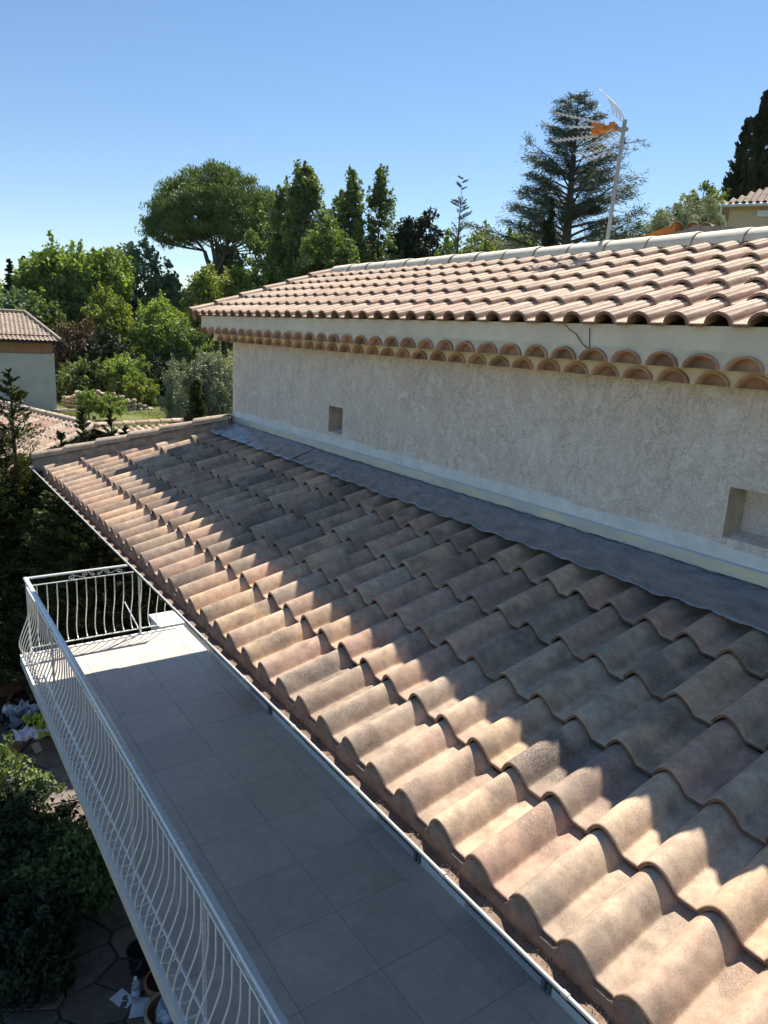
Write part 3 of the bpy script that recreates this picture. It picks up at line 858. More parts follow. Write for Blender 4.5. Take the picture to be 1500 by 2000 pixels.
# ---------------------------------------------------------------- balcony railing
RY = -1.0*U; RX = -37.95*U; ZT = -7.0*U; Z2 = ZT-.105; ZB = -11.4*U
hr = MB()
def rail_bar(mb, p0, p1, w_, h_):
    p0, p1 = Vector(p0), Vector(p1); d = (p1-p0); L = d.length; d.normalize()
    s = d.cross(Vector((0, 0, 1))).normalized(); c = (p0+p1)/2
    prof = [(-w_/2, -h_/2), (-w_/2, h_*.2), (-w_*.32, h_*.5), (w_*.32, h_*.5), (w_/2, h_*.2), (w_/2, -h_/2)]
    V = [p+s*a+Vector((0, 0, b_)) for p in (p0, p1) for a, b_ in prof]
    mb.add(V, [(i, i+6, (i+1) % 6+6, (i+1) % 6) for i in range(6)]+[tuple(range(6)), tuple(range(11, 5, -1))])
rail_bar(hr, (RX-.02, RY, ZT), (XR, RY, ZT), .052, .028)
railing = hp(hr.build('balcony_railing', M_rail)); railing['label'] = 'white wrought iron balcony railing with pot-bellied bars'
RYE = 8.3*U
q = MB(); rail_bar(q, (RX, RY+.024, ZT), (RX, RYE, ZT), .040, .024); q.build('handrail', M_rail, railing)
for nm, z, wv in (('middle_rail', Z2, .018), ('bottom_rail', ZB, .022)):
    q = MB(); rail_bar(q, (RX-.009, RY, z), (XR, RY, z), wv, .012); q.build(nm, M_rail, railing)
    q = MB(); rail_bar(q, (RX, RY+wv/2+.001, z), (RX, RYE, z), wv, .012); q.build(nm, M_rail, railing)
def belly():
    # (outward, z) from the bottom rail up to the middle rail
    Hh = Z2-ZB
    P = [(0, 0), (.030, -.012), (.072, -.010), (.108, .012), (.133, .050), (.143, .100), (.138, .155), (.121, .215), (.096, .280), (.068, .345), (.043, .405), (.023, .462), (.009, .520), (.002, .580), (0, .64)]
    P = [(a, z*Hh/.81) for a, z in P]+[(0, Hh)]
    return P
bl = belly()
q = MB(); q.tube([(0, -a, z) for a, z in bl], .0072, 6); me_bal = q.mesh('baluster', M_rail)
n = int((XR-RX)/.118)
for i in range(1, n):
    inst('baluster', me_bal, railing, (RX+.118*i, RY, ZB))
n = int((RYE-RY)/.120)
for i in range(1, n+1):
    inst('baluster', me_bal, railing, (RX, RY+.120*i, ZB), (0, 0, -math.pi/2))
q = MB(); q.box(-.011, .011, -.011, .011, ZF-ZT+.0, -.013); q.box(-.035, .035, -.035, .035, ZF-ZT, ZF-ZT+.006); me_post = q.mesh('railing_post', M_rail)
for x, y in [(RX+.005, RY+.004)]+[(RX+1.53*i+.058, RY) for i in range(1, 7)]+[(RX, 5.55*U)]:
    inst('railing_post', me_post, railing, (x, y, ZT))
# scrollwork between the two upper rails
def spiral(cx, cz, r0, turns, a0, sgn, n=26):
    return [(cx+(r0*(1-.82*i/n))*math.cos(a0+sgn*2*math.pi*turns*i/n), cz+(r0*(1-.82*i/n))*math.sin(a0+sgn*2*math.pi*turns*i/n)) for i in range(n+1)]
def scroll_mesh(sides):
    q = MB(); r = .0046; zc = (ZT+Z2)/2-ZT
    for s in sides:
        A = spiral(.24, -.006, .034, 1.35, math.pi/2, 1); B = spiral(.105, .006, .030, 1.35, -math.pi/2, 1)
        line = A[::-1]+[(.20, .006), (.17, -.006+.0)]+[(.15, -.020)]+B
        q.tube([(s*a, 0, zc+b_) for a, b_ in line], r, 5)
        C = spiral(.030, -.012, .022, 1.2, 0, 1); q.tube([(s*a, 0, zc+b_) for a, b_ in C], r, 5)
        q.tube([(s*.052, 0, zc-.012), (s*.056, 0, zc+.012), (s*.075, 0, zc+.03)], r, 5)
    return q.mesh('scroll', M_rail)
me_sa, me_sb = scroll_mesh((-1,)), scroll_mesh((1,))
for mm in (me_sa, me_sb): inst('scroll', mm, railing, (RX, 2.95*U, ZT), (0, 0, math.pi/2), (1.3, 1, 1))
for i in range(6):
    for mm in (me_sa, me_sb): inst('scroll', mm, railing, (RX+.82+1.53*i, RY, ZT))
q = MB(); q.tube([(RX-.0, 5.4*U, ZB+.02), (RX-.33, 5.0*U, ZB+.30)], .010, 6); q.build('brace', M_rail, railing)

# low white ledge beyond the far end of the railing
led = MB(); led.box(-40.9*U, -38.6*U, 7.1*U, 10.5*U, -5.5, ZF-.05); led.box(-41.0*U, -38.5*U, 7.0*U, 10.6*U, ZF-.049, ZF-.0)
o = led.build('low_wall', M_plinth); tag(o, 'low white block wall just beyond the end of the balcony railing', 'wall')

# ---------------------------------------------------------------- thin cables hanging from the eave
P0 = at_y(1103, 632, EY); 
def cable(p, name, label, r=.0025):
    q = MB(); q.tube(p, r, 5); o = q.build(name, M_black); tag(o, label, 'cable'); return o
a = at_y(1104, 634, EY-.004); b_ = at_y(1150, 683, WY-1.30*U); m_ = at_y(1125, 652, WY-1.30*U)
cable([a, (a+m_)/2+np.array([0, -.004, -.004]), m_, (m_+b_)/2+np.array([.0, -.003, -.008]), b_], 'cable', 'thin black cable slanting from the eave down to the cornice')
a = at_y(1152, 640, WY-1.29*U); b_ = at_y(1151, 684, WY-1.30*U)
cable([a, (a+b_)/2, b_, b_+np.array([-.02, 0, .004])], 'cable', 'short upright black cable end on the cream band under the eave')

# ---------------------------------------------------------------- TV antenna
AX, AY = -12.50*U, 16.9*U
tv = empty('tv_antenna', (AX, AY, 11.0*U)); tag(tv, 'roof antenna with orange centre box and curved grid reflector on a thin grey mast', 'antenna')
M_mast = mat_metal('mast_steel', (.42, .41, .40), .5, .15, 10, .6)
M_orange = mat_simple('orange_plastic', (.62, .22, .03), .45, .1, 20, spec=.5)
M_alu = mat_metal('aluminium', (.72, .70, .68), .4, .1, 12, .5)
def tvp(o): o.parent = tv; o.location = -Vector(tv.location); return o
mt = MB(); mtop = at_y(1221, 234, AY); mbot = at_y(1186, 470, AY)
mdir = (mtop-mbot)
mt.tube([mbot-mdir*.25, mtop], .0165, 12); tvp(mt.build('mast', M_mast))
# working frame: A = along the booms (pointing left in view), up, side
up_ = np.array([0, 0, 1.0]); A_ = np.array([-.93, -.36, -.02]); A_ /= np.linalg.norm(A_); S_ = np.cross(A_, up_); S_ /= np.linalg.norm(S_); UPV = np.cross(S_, A_)
O_ = at_y(1180, 250, AY-.05)
K = .0047                                                # metres per photo pixel at the antenna
def ap(a, u, s=0): return O_ + A_*a*K + UPV*u*K + S_*s*K
q = MB()
for s in (-14, 14):
    q.obox(ap(6, 0, s*.5), A_*.040, S_*.018, UPV*.024)
    q.obox(ap(-16, 0, s*.5), A_*.022, S_*.015, UPV*.026)
q.obox(ap(-6, -1, 0), A_*.07, S_*.02, UPV*.018); q.obox(ap(16, 0, 0), A_*.018, S_*.045, UPV*.040)
tvp(q.build('dipole_box', M_orange))
for (a0, u0, a1, u1, s0, s1) in ((10, 10, 92, 36, 0, 0), (14, 1, 56, 4, -10, -20), (12, -10, 96, -8, 6, 8)):
    q = MB(); q.obox((ap(a0, u0, s0)+ap(a1, u1, s1))/2, (ap(a1, u1, s1)-ap(a0, u0, s0))/2, S_*.006, UPV*.006)
    bo = tvp(q.build('boom', M_alu))
    n = 9 if a1 > 60 else 4
    for i in range(n):
        t = .2+.78*i/(n-1); c = ap(a0+(a1-a0)*t, u0+(u1-u0)*t, s0+(s1-s0)*t)
        e = MB(); e.obox(c, A_*.0028, S_*(.075-.020*t), UPV*.0024)
        o = e.build('director', M_alu, bo)
# curved grid reflectors
for sg in (1, -1):
    fr = MB(); P = []
    for i in range(9):
        t = i/8; a_ = -24+(3+22*t)*t*1.15 if sg > 0 else -24+62*t; u_ = sg*(12+ (42*t if sg > 0 else 42*t-10*t*t))
        P.append((a_, u_))
    for s in (-38, -13, 13, 38): fr.tube([ap(a_, u_, s*.8) for a_, u_ in P], .0030, 5)
    rf = tvp(fr.build('reflector_frame', M_alu))
    for a_, u_ in P:
        e = MB(); e.tube([ap(a_, u_, -36), ap(a_, u_, 36)], .0026, 5); e.build('reflector_rod', M_alu, rf)
cl_ = MB(); cpt = at_y(1216, 253, AY); cl_.obox(cpt, np.array([.035, 0, 0]), np.array([0, .03, 0]), np.array([0, 0, .011])); cl_.obox((cpt+ap(-20, 0))/2, (ap(-20, 0)-cpt)/2, S_*.010, UPV*.010)
cl_.tube([cpt+np.array([.0, -.02, 0]), cpt+np.array([.065, -.02, .002])], .004, 6)
tvp(cl_.build('mast_clamp', M_mast))

# ================================================================== GROUND
def sstep(a, b, x): t = np.clip((x-a)/(b-a), 0, 1); return t*t*(3-2*t)
def ground_h(x, y):
    dx = np.asarray(x)-CAM[0]; dy = np.asarray(y)-CAM[1]; d = np.hypot(dx, dy)
    az = np.arctan2(-dx, dy)                              # 0 = +y, positive to the left
    front = sstep(-.6, .1, az)*sstep(2.3, 1.7, az)
    z = -5.5 + 2.0*sstep(13, 30, d)*front + 1.5*sstep(18, 40, d)*(1-front)
    z = z + 4.2*sstep(49, 95, d) + 8*sstep(120, 420, d)
    return z
def hill_h(x, y, d, az):
    amp = 40+140*sstep(1.12, .82, az)*sstep(-1.6, -.4, az)
    return sstep(500, 1700, d)*amp*(1+.05*np.sin(az*9)+.03*np.sin(az*23+1)+.012*np.sin(az*61))
nr_, na_ = 96, 200
rad = np.concatenate([np.linspace(0, 60, 52), np.geomspace(63, 4200, nr_-52)])
ang = np.linspace(0, 2*np.pi, na_, endpoint=False)
RR, AA = np.meshgrid(rad, ang, indexing='ij')
X = CAM[0]-np.sin(AA)*RR; Y = CAM[1]+np.cos(AA)*RR
az = (AA+np.pi) % (2*np.pi)-np.pi
Z = ground_h(X, Y)+hill_h(X, Y, RR, az)
Z += np.where(RR > 12, .12*np.sin(X*.9)*np.cos(Y*.7), 0)*np.clip((RR-12)/20, 0, 1)
V = np.stack([X, Y, Z], -1).reshape(-1, 3)
ii, jj = np.meshgrid(np.arange(len(rad)-1), np.arange(na_), indexing='ij'); j2 = (jj+1) % na_
F = np.stack([ii*na_+jj, (ii+1)*na_+jj, (ii+1)*na_+j2, ii*na_+j2], -1).reshape(-1, 4)[:, ::-1]
def mat_ground():
    m, n, b = newmat('ground_mat', .95, .1)
    v = coords(n, 'Object')
    f = noise(n, v, .35, 5, .6); f2 = noise(n, v, 9, 4, .7)
    r = ramp(n, [(.3, (.075, .095, .03)), (.55, (.14, .15, .055)), (.75, (.20, .18, .09))]); n.links.new(f, r.inputs[0])
    # distance from the house decides garden soil / wooded hills
    ge = N(n, 'ShaderNodeNewGeometry'); ln_ = N(n, 'ShaderNodeVectorMath', operation='LENGTH'); n.links.new(ge.outputs['Position'], ln_.inputs[0])
    far = ramp(n, [(0, g(0)), (1, g(1))]); mr = N(n, 'ShaderNodeMapRange'); mr.inputs[1].default_value = 60; mr.inputs[2].default_value = 90
    n.links.new(ln_.outputs['Value'], mr.inputs[0])
    wood = ramp(n, [(.35, (.025, .04, .018)), (.65, (.06, .08, .035))]); n.links.new(noise(n, v, .05, 8, .75), wood.inputs[0])
    mr2 = N(n, 'ShaderNodeMapRange'); mr2.inputs[1].default_value = 16; mr2.inputs[2].default_value = 24
    n.links.new(ln_.outputs['Value'], mr2.inputs[0])
    soil = ramp(n, [(.35, (.05, .038, .026)), (.65, (.10, .08, .055))]); n.links.new(f2, soil.inputs[0])
    c = mix(n, soil.outputs[0], r.outputs[0], mr2.outputs[0]); c = mix(n, c, wood.outputs[0], mr.outputs[0])
    n.links.new(c, b.inputs['Base Color']); bump(n, b, f2, .6, .05)
    return m
ground = mesh_np('ground', V, F, mat_ground(), smooth=True); tag(ground, kind='structure')

# crazy paving on the patio below the balcony
def mat_flag():
    m, n, b = newmat('flagstone', .85, .25)
    v = coords(n, 'Object', rnd=True); oi = N(n, 'ShaderNodeObjectInfo')
    r = ramp(n, [(0, (.16, .125, .10)), (.4, (.21, .17, .14)), (.7, (.18, .155, .14)), (1, (.25, .20, .155))]); n.links.new(oi.outputs['Random'], r.inputs[0])
    f = noise(n, v, 9, 5, .65); r2 = ramp(n, [(.3, g(.65)), (.7, g(1.2))]); n.links.new(f, r2.inputs[0])
    n.links.new(mix(n, r.outputs[0], r2.outputs[0], 1.0, 'MULTIPLY'), b.inputs['Base Color']); bump(n, b, f, .6, .01)
    return m
M_flag = mat_flag()
ZG = -5.5
pv = MB(); pv.box(-13.5, 2.5, -4.5, 1.0, ZG-.05, ZG+.015); paving = pv.build('paving', mat_simple('paving_bed', (.10, .085, .065), .95, .3, 10, .5, 60)); tag(paving, kind='structure')
# voronoi-like cells by clipping squares with bisectors
seeds = []
prr = np.random.default_rng(11)
for i in range(20):
    for j in range(9):
        seeds.append((-11.5+i*.56+prr.uniform(-.22, .22), -4.2+j*.56+prr.uniform(-.22, .22)))
seeds = np.array(seeds)
def clip_poly(P, a, b_, c):       # keep a*x+b*y<=c
    out = []
    for i in range(len(P)):
        p, q = P[i], P[(i+1) % len(P)]; dp = a*p[0]+b_*p[1]-c; dq = a*q[0]+b_*q[1]-c
        if dp <= 0: out.append(p)
        if dp*dq < 0: t = dp/(dp-dq); out.append((p[0]+(q[0]-p[0])*t, p[1]+(q[1]-p[1])*t))
    return out
for k, s in enumerate(seeds):
    P = [(s[0]-.7, s[1]-.7), (s[0]+.7, s[1]-.7), (s[0]+.7, s[1]+.7), (s[0]-.7, s[1]+.7)]
    d = np.hypot(*(seeds-s).T)
    for o_ in np.argsort(d)[1:14]:
        t = seeds[o_]; nn = (t-s)/d[o_]; mid = (s+t)/2 - nn*.014
        P = clip_poly(P, nn[0], nn[1], nn@mid)
        if len(P) < 3: break
    if len(P) < 3: continue
    # roughen the outline
    Q = []
    for i in range(len(P)):
        p, q_ = np.array(P[i]), np.array(P[(i+1) % len(P)]); Q.append(p)
        if np.linalg.norm(q_-p) > .18: Q.append((p+q_)/2+prr.uniform(-.016, .016, 2))
    h = .03+prr.uniform(-.006, .006); tlt = prr.uniform(-.012, .012, 2)
    b0 = [(p[0]-s[0], p[1]-s[1], 0) for p in Q]; t0 = [(p[0]*.985, p[1]*.985, h+p[0]*tlt[0]+p[1]*tlt[1]) for p in b0]
    n = len(Q); t_ = MB(); t_.add(b0+t0, [tuple(range(n, 2*n))]+[(i, (i+1) % n, (i+1) % n+n, i+n) for i in range(n)])
    o = t_.build('paving_stone', M_flag, paving); o.location = (s[0], s[1], ZG+.010)

# ================================================================== VEGETATION
def unit(v): return v/np.linalg.norm(v, axis=-1, keepdims=True)
def leaf_mesh(C, size, rg, D=None, aspect=.5, flat=0.0, fold=True):
    """diamond leaves at centres C; D = preferred long direction"""
    n = len(C)
    size = size*rg.uniform(.65, 1.3, n)[:, None]
    T = unit(rg.normal(size=(n, 3)))
    if D is not None: T = unit(T*.55+D)
    Nn = rg.normal(size=(n, 3)); Nn[:, 2] = Nn[:, 2]*(1-flat)+flat*2.2*np.sign(Nn[:, 2])
    B = unit(np.cross(T, Nn))
    P = np.stack([C-T*size, C+B*size*aspect, C+T*size, C-B*size*aspect], 1)
    V = P.reshape(-1, 3); F = np.arange(4*n).reshape(n, 4)
    return V, F
def crown(name, mat, C, size, rg, parent, tint, D=None, aspect=.5, flat=0.0, loc=None):
    V, F = leaf_mesh(C, size, rg, D, aspect, flat)
    o = mesh_np(name, V - (loc if loc is not None else 0), F, mat, parent, tint=np.repeat(tint, 4))
    return o
def clumps(rg, n, per, c, r, cr, shell=.55, zmin=-.7, squash=.75, lobes=None, noise_amp=.22):
    d = unit(rg.normal(size=(n*3, 3))); d = d[d[:, 2] > zmin][:n]
    n = len(d); q = rg.uniform(shell, 1, n)**.7
    # uneven outline from a few random lobes
    L = unit(rg.normal(size=(7, 3))); amp = rg.uniform(-noise_amp, noise_amp, 7)
    mod = 1+(np.exp(-4*(1-d@L.T))@amp)
    cc = d*q[:, None]*mod[:, None]*np.array(r)+np.array(c)
    rr = cr*rg.uniform(.55, 1.35, n)
    g1 = rg.normal(size=(n, per, 3)); g1 = unit(g1)*(rg.uniform(0, 1, (n, per, 1))**.45)
    g1[..., 2] *= squash
    P = cc[:, None]+g1*rr[:, None, None]
    ct = rg.uniform(.15, .85, n)
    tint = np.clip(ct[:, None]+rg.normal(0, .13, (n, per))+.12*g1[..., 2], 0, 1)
    return P.reshape(-1, 3), tint.ravel(), cc, rr
def limb(mb, p0, p1, r0, r1, rg, bend=.12, n=5, sides=5):
    p0, p1 = np.array(p0, float), np.array(p1, float); L = np.linalg.norm(p1-p0)
    off = rg.normal(size=3)*L*bend; off[2] = abs(off[2])*-.4
    P = [p0+(p1-p0)*t+off*math.sin(math.pi*t) for t in np.linspace(0, 1, n)]
    mb.tube(P, list(np.linspace(r0, r1, n)), sides, cap=False)
def gz_at(x, y): return float(ground_h(x, y))

def round_tree(name, label, cat, base, top, rad, mat, seed, ncl=90, per=150, leaf=.16, crad=.9, trunk=None, low=.25, group=None, aspect=.5, shell=.45, squash=.75, bark=None, namp=.25, flat=0., limbs=26):
    """base: ground point, top: z of crown top, rad: horizontal radii"""
    rg = np.random.default_rng(seed); base = np.array(base, float)
    h = top-base[2]; zb = base[2]+h*low; cz = (top+zb)/2; rz = (top-zb)/2
    root = empty(name, base); tag(root, label, cat, group)
    c = np.array([base[0], base[1], cz])
    P, ti, cc, rr = clumps(rg, int(ncl*1.9), int(per*.62), c, (rad, rad, rz*.93), crad*.66, shell, -.85, squash, None, namp*1.5)
    # loose leading shoots break the outline
    up_k = [k for k in range(len(cc)) if cc[k][2] > c[2]-.1*rz]; E1 = []
    for k in rg.choice(up_k, min(34, len(up_k)), replace=False):
        dv = unit(cc[k]-c+np.array([0, 0, rz*.4])); ln = crad*rg.uniform(.6, 1.35); q = rg.uniform(0, 1, 46)
        E1.append(cc[k]+dv*(q*ln)[:, None]+rg.normal(size=(46, 3))*(crad*.22*(1-q)+.02)[:, None])
    E1 = np.concatenate(E1); P = np.concatenate([P, E1]); ti = np.concatenate([ti, rg.uniform(.35, 1, len(E1))])
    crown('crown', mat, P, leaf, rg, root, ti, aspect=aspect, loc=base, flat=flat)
    mb = MB(); tr = trunk or h*.022
    fork = base+np.array([rg.normal()*.02*h, rg.normal()*.02*h, h*max(low*.9, .22)])
    limb(mb, base-np.array([0, 0, .3]), fork, tr*1.25, tr*.85, rg, .03, 5, 7)
    tipz = fork+np.array([0, 0, (top-fork[2])*.75]); limb(mb, fork, tipz, tr*.8, tr*.15, rg, .06, 6, 6)
    for k in rg.choice(len(cc), min(limbs, len(cc)), replace=False):
        t = rg.uniform(0, .7)*np.clip((cc[k][2]-fork[2])/(tipz[2]-fork[2]+1e-6), .05, 1)
        limb(mb, fork+(tipz-fork)*t, cc[k], tr*.34*(1-t*.5), tr*.06, rg, .10)
    mb.v = [tuple(np.array(v)-base) for v in mb.v]
    mb.build('trunk', bark or M_trunk, root)
    return root
def spire_tree(name, label, cat, base, top, rad, mat, seed, n=260, per=60, leaf=.13, group=None, prof=None, up=.6, aspect=.25, bark=None, low=.06, droop=0., gap=0., jit=1.):
    """conifer: sprays leaving the stem, outline set by prof(t) (t=0 foot, 1 tip)"""
    rg = np.random.default_rng(seed); base = np.array(base, float); h = top-base[2]
    root = empty(name, base); tag(root, label, cat, group)
    prof = prof or (lambda t: (1-t)**.8)
    t = low+(1-low)*rg.uniform(0, 1, n)**1.15; a = rg.uniform(0, 2*np.pi, n)
    R = rad*np.array([prof(x) for x in t])*rg.uniform(.62, 1.18, n)+.03*rad
    D = np.stack([np.cos(a), np.sin(a), up-droop*(1-t)], -1); D = unit(D)
    st = np.stack([np.full(n, 0.), np.full(n, 0.), t*h], -1)
    L = R/np.maximum(np.hypot(D[:, 0], D[:, 1]), .2)
    q = gap+(1-gap)*rg.uniform(0, 1, (n, per))**.7
    P = st[:, None]+D[:, None]*(L[:, None]*q)[..., None]
    P += rg.normal(size=P.shape)*jit*(.05+.16*(1-q[..., None]))*np.minimum(L, rad)[:, None, None]*np.array([1, 1, .75])
    dist = np.hypot(P[..., 0], P[..., 1])
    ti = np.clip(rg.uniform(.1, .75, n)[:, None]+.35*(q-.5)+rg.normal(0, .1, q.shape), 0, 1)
    Dl = np.repeat(D, per, 0)
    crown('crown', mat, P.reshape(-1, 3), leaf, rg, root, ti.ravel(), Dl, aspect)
    mb = MB(); mb.tube([(0, 0, -.3), (0, 0, h*.5), (0, 0, h*.97)], [h*.014+.02, h*.008+.01, .008], 6)
    for k in range(0, n, max(1, n//40)):
        mb.tube([st[k], st[k]+D[k]*L[k]*.8], [.012+.003*h*(1-t[k])*.3, .005], 4, cap=False)
    mb.build('trunk', bark or M_trunk, root)
    return root
def ragged_tree(name, label, cat, base, top, rad, mat, seed, n=150, per=120, leaf=.13, group=None, prof=None, cr=.75, low=.05, aspect=.5, bark=None, squash=.9, core=.35, tips=14):
    """leafy tree whose clumps follow a tapering outline, with loose leading shoots"""
    rg = np.random.default_rng(seed); base = np.array(base, float); h = top-base[2]
    root = empty(name, base); tag(root, label, cat, group)
    t = low+(1-low)*rg.uniform(0, 1, n)**.95; a = rg.uniform(0, 2*np.pi, n)
    pr = np.array([prof(x) for x in t]); R = rad*pr*(core+(1-core)*rg.uniform(0, 1, n)**.6)*rg.uniform(.75, 1.15, n)
    cc = np.stack([np.cos(a)*R, np.sin(a)*R, t*h-.2], -1)
    rr = cr*rg.uniform(.45, 1.25, n)*(.35+.65*np.minimum(1, pr*1.3))
    g1 = unit(rg.normal(size=(n, per, 3)))*(rg.uniform(0, 1, (n, per, 1))**.5); g1[..., 2] *= squash
    P = cc[:, None]+g1*rr[:, None, None]; ti = np.clip(rg.uniform(.1, .85, n)[:, None]+.18*g1[..., 2]+rg.normal(0, .12, (n, per)), 0, 1)
    P = P.reshape(-1, 3); ti = ti.ravel(); E1 = []
    for k in range(tips):
        tk = rg.uniform(.45, 1.0) if k else 1.0; ak = rg.uniform(0, 2*np.pi); rk = rad*prof(min(tk, .97))*rg.uniform(.6, 1.0)*(0 if k == 0 else 1)
        b0 = np.array([math.cos(ak)*rk, math.sin(ak)*rk, tk*h-.9]); ln = rg.uniform(.8, 1.7); m = 90
        q = rg.uniform(0, 1, m); E1.append(b0+np.array([math.cos(ak)*.25, math.sin(ak)*.25, 1])*(q*ln)[:, None]+rg.normal(size=(m, 3))*(.26*(1-q)+.03)[:, None])
    E1 = np.concatenate(E1); P = np.concatenate([P, E1]); ti = np.concatenate([ti, rg.uniform(.3, .9, len(E1))])
    crown('crown', mat, P, leaf, rg, root, ti, aspect=aspect)
    mb = MB(); mb.tube([(0, 0, -.3), (0, 0, h*.5), (0, 0, h*.95)], [h*.014+.03, h*.008+.01, .01], 6)
    for k in range(0, n, max(1, n//30)): limb(mb, (0, 0, max(.3, cc[k][2]-R[k]*.8)), cc[k], .05, .012, rg, .08, 4, 4)
    mb.build('trunk', bark or M_trunk, root); return root
def place(px, py_top, dist, sink=0.):
    """ground point under a pixel column at a distance, and the height reaching that pixel"""
    p = at(px, py_top, dist); z = gz_at(p[0], p[1])-sink
    return (p[0], p[1], z), p[2]
PXM = lambda d: d/FPX                                     # metres per photo pixel, roughly

# --- umbrella pine
def umbrella_pine():
    rg = np.random.default_rng(21); d = 72
    b, top = place(418, 332, d); b = np.array(b); root = empty('umbrella_pine', b)
    tag(root, 'tall umbrella pine with a broad domed crown on forked bare limbs', 'pine tree')
    c = at(425, 425, d); rx = 116*PXM(d)*1.08; P = []; T = []; mb = MB(); tips = []
    zb = c[2]-.5
    side = np.array([CR[0], CR[1], 0]); side /= np.linalg.norm(side); dep = np.array([-side[1], side[0], 0])
    # the outline seen in the photo: low left shoulder, flat dome, right side drooping
    n = 560
    for i in range(n):
        u = rg.uniform(-1, 1); v = rg.uniform(-1, 1)
        if u*u+v*v > 1: continue
        dome = math.sqrt(max(0, 1-(u*u+v*v)))
        hgt = (top-zb)*dome**.75*(1.0 if u > -.2 else 1-.10*(-u-.2)*3)
        q = 1-.98*rg.uniform(0, 1)**1.4
        p = np.array([c[0], c[1], zb-1.6+1.0*(1-abs(u))])+side*u*rx+dep*v*rx*.8+np.array([0, 0, (hgt+1.4)*q-.5])
        tips.append(p)
    tips = np.array(tips); rr = rg.uniform(.65, 1.25, len(tips))
    per = 170; g1 = unit(rg.normal(size=(len(tips), per, 3)))*(rg.uniform(0, 1, (len(tips), per, 1))**.5); g1[..., 2] *= .55
    Pp = tips[:, None]+g1*rr[:, None, None]
    ti = np.clip(rg.uniform(.2, .8, len(tips))[:, None]+.22*g1[..., 2]+rg.normal(0, .1, (len(tips), per)), 0, 1)
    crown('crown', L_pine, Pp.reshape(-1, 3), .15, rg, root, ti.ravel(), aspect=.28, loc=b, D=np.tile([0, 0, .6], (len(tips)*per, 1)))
    f1 = np.array([b[0], b[1], zb-4.6]); limb(mb, b, f1, .42, .34, rg, .01, 6, 8)
    f2 = f1-side*.25+np.array([0, 0, 1.0]); f3 = f1+side*.5+np.array([0, 0, 1.3])
    forks = [f1+(-side)*.9+np.array([0, 0, 2.2]), f1+side*.1+dep*.5+np.array([0, 0, 2.6]), f1+side*1.0+np.array([0, 0, 2.2]), f1-dep*.7+np.array([0, 0, 2.4])]
    for f in forks: limb(mb, f1, f, .24, .17, rg, .06, 5, 6)
    for k in range(0, len(tips), 14):
        j = min(range(4), key=lambda q: np.linalg.norm((tips[k]-forks[q])[:2])); limb(mb, forks[j], tips[k]-np.array([0, 0, .2]), .075, .02, rg, .10, 6, 4)
    mb.v = [tuple(np.array(v)-b) for v in mb.v]; mb.build('trunk', M_grtrunk, root)
umbrella_pine()

# --- evergreen leafy trees on the skyline
def skyline(px, top, d, rad_px, name, label, cat, mat, seed, group=None, **kw):
    b, t = place(px, top, d); return round_tree(name, label, cat, b, t, rad_px*PXM(d), mat, seed, group=group, **kw)
def skyspire(px, top, d, rad_px, name, label, cat, mat, seed, group=None, **kw):
    b, t = place(px, top, d); return spire_tree(name, label, cat, b, t, rad_px*PXM(d), mat, seed, group=group, **kw)
def skyrag(px, top, d, rad_px, name, label, cat, mat, seed, group=None, **kw):
    b, t = place(px, top, d); return ragged_tree(name, label, cat, b, t, rad_px*PXM(d), mat, seed, group=group, **kw)
p1 = lambda t: (1-t)**.40*(.80+.20*math.sin(t*17))+.03
p2 = lambda t: (1.15*(1-t)**.6 if t < .6 else .68*((1-t)/.4)**.95)*(.82+.18*math.sin(t*31))+.04
skyrag(598, 322, 55, 72, 'evergreen_tree', 'broad ragged evergreen with a pointed top right of the umbrella pine', 'tree', L_mid, 31, n=270, per=150, leaf=.12, prof=p1, cr=.8, core=.15, tips=30, group='skyline evergreens')
skyrag(560, 362, 58, 60, 'evergreen_tree', 'lower shoulder evergreen touching the right edge of the umbrella pine', 'tree', L_mid, 32, n=200, per=140, leaf=.12, prof=p1, cr=.75, core=.15, tips=26, group='skyline evergreens')
skyrag(690, 330, 56, 74, 'evergreen_tree', 'slim pointed evergreen with a thin leader, left one of the twin spires', 'tree', L_mid, 33, n=240, per=105, leaf=.115, prof=p2, cr=.55, core=.15, tips=26, group='skyline evergreens')
skyrag(745, 328, 58, 74, 'evergreen_tree', 'slim pointed evergreen, right one of the twin spires beside the dark round tree', 'tree', L_mid, 34, n=240, per=105, leaf=.115, prof=p2, cr=.55, core=.15, tips=26, group='skyline evergreens')
skyline(550, 440, 60, 60, 'evergreen_tree', 'dark leafy tree filling the gap below the umbrella pine crown', 'tree', L_mid, 61, 'skyline evergreens', ncl=80, per=130, leaf=.15, crad=.9, low=.1)
skyline(655, 395, 61, 42, 'evergreen_tree', 'dark leafy tree between the broad evergreen and the twin spires', 'tree', L_mid, 62, 'skyline evergreens', ncl=80, per=130, leaf=.15, crad=.9, low=.1)
skyline(738, 425, 60, 62, 'evergreen_tree', 'leafy tree filling in behind the right twin spire', 'tree', L_mid, 63, 'skyline evergreens', ncl=80, per=130, leaf=.15, crad=.9, low=.1)
skyline(640, 420, 52, 60, 'evergreen_tree', 'wide dark green tree filling in under the twin spires', 'tree', L_mid, 35, 'skyline evergreens', ncl=90, per=130, leaf=.15, crad=.9, low=.1)
skyline(818, 384, 60, 56, 'dark_oak', 'almost black round oak standing alone on the skyline', 'tree', L_dark, 36, ncl=90, per=170, leaf=.15, crad=.85, low=.15, shell=.4)
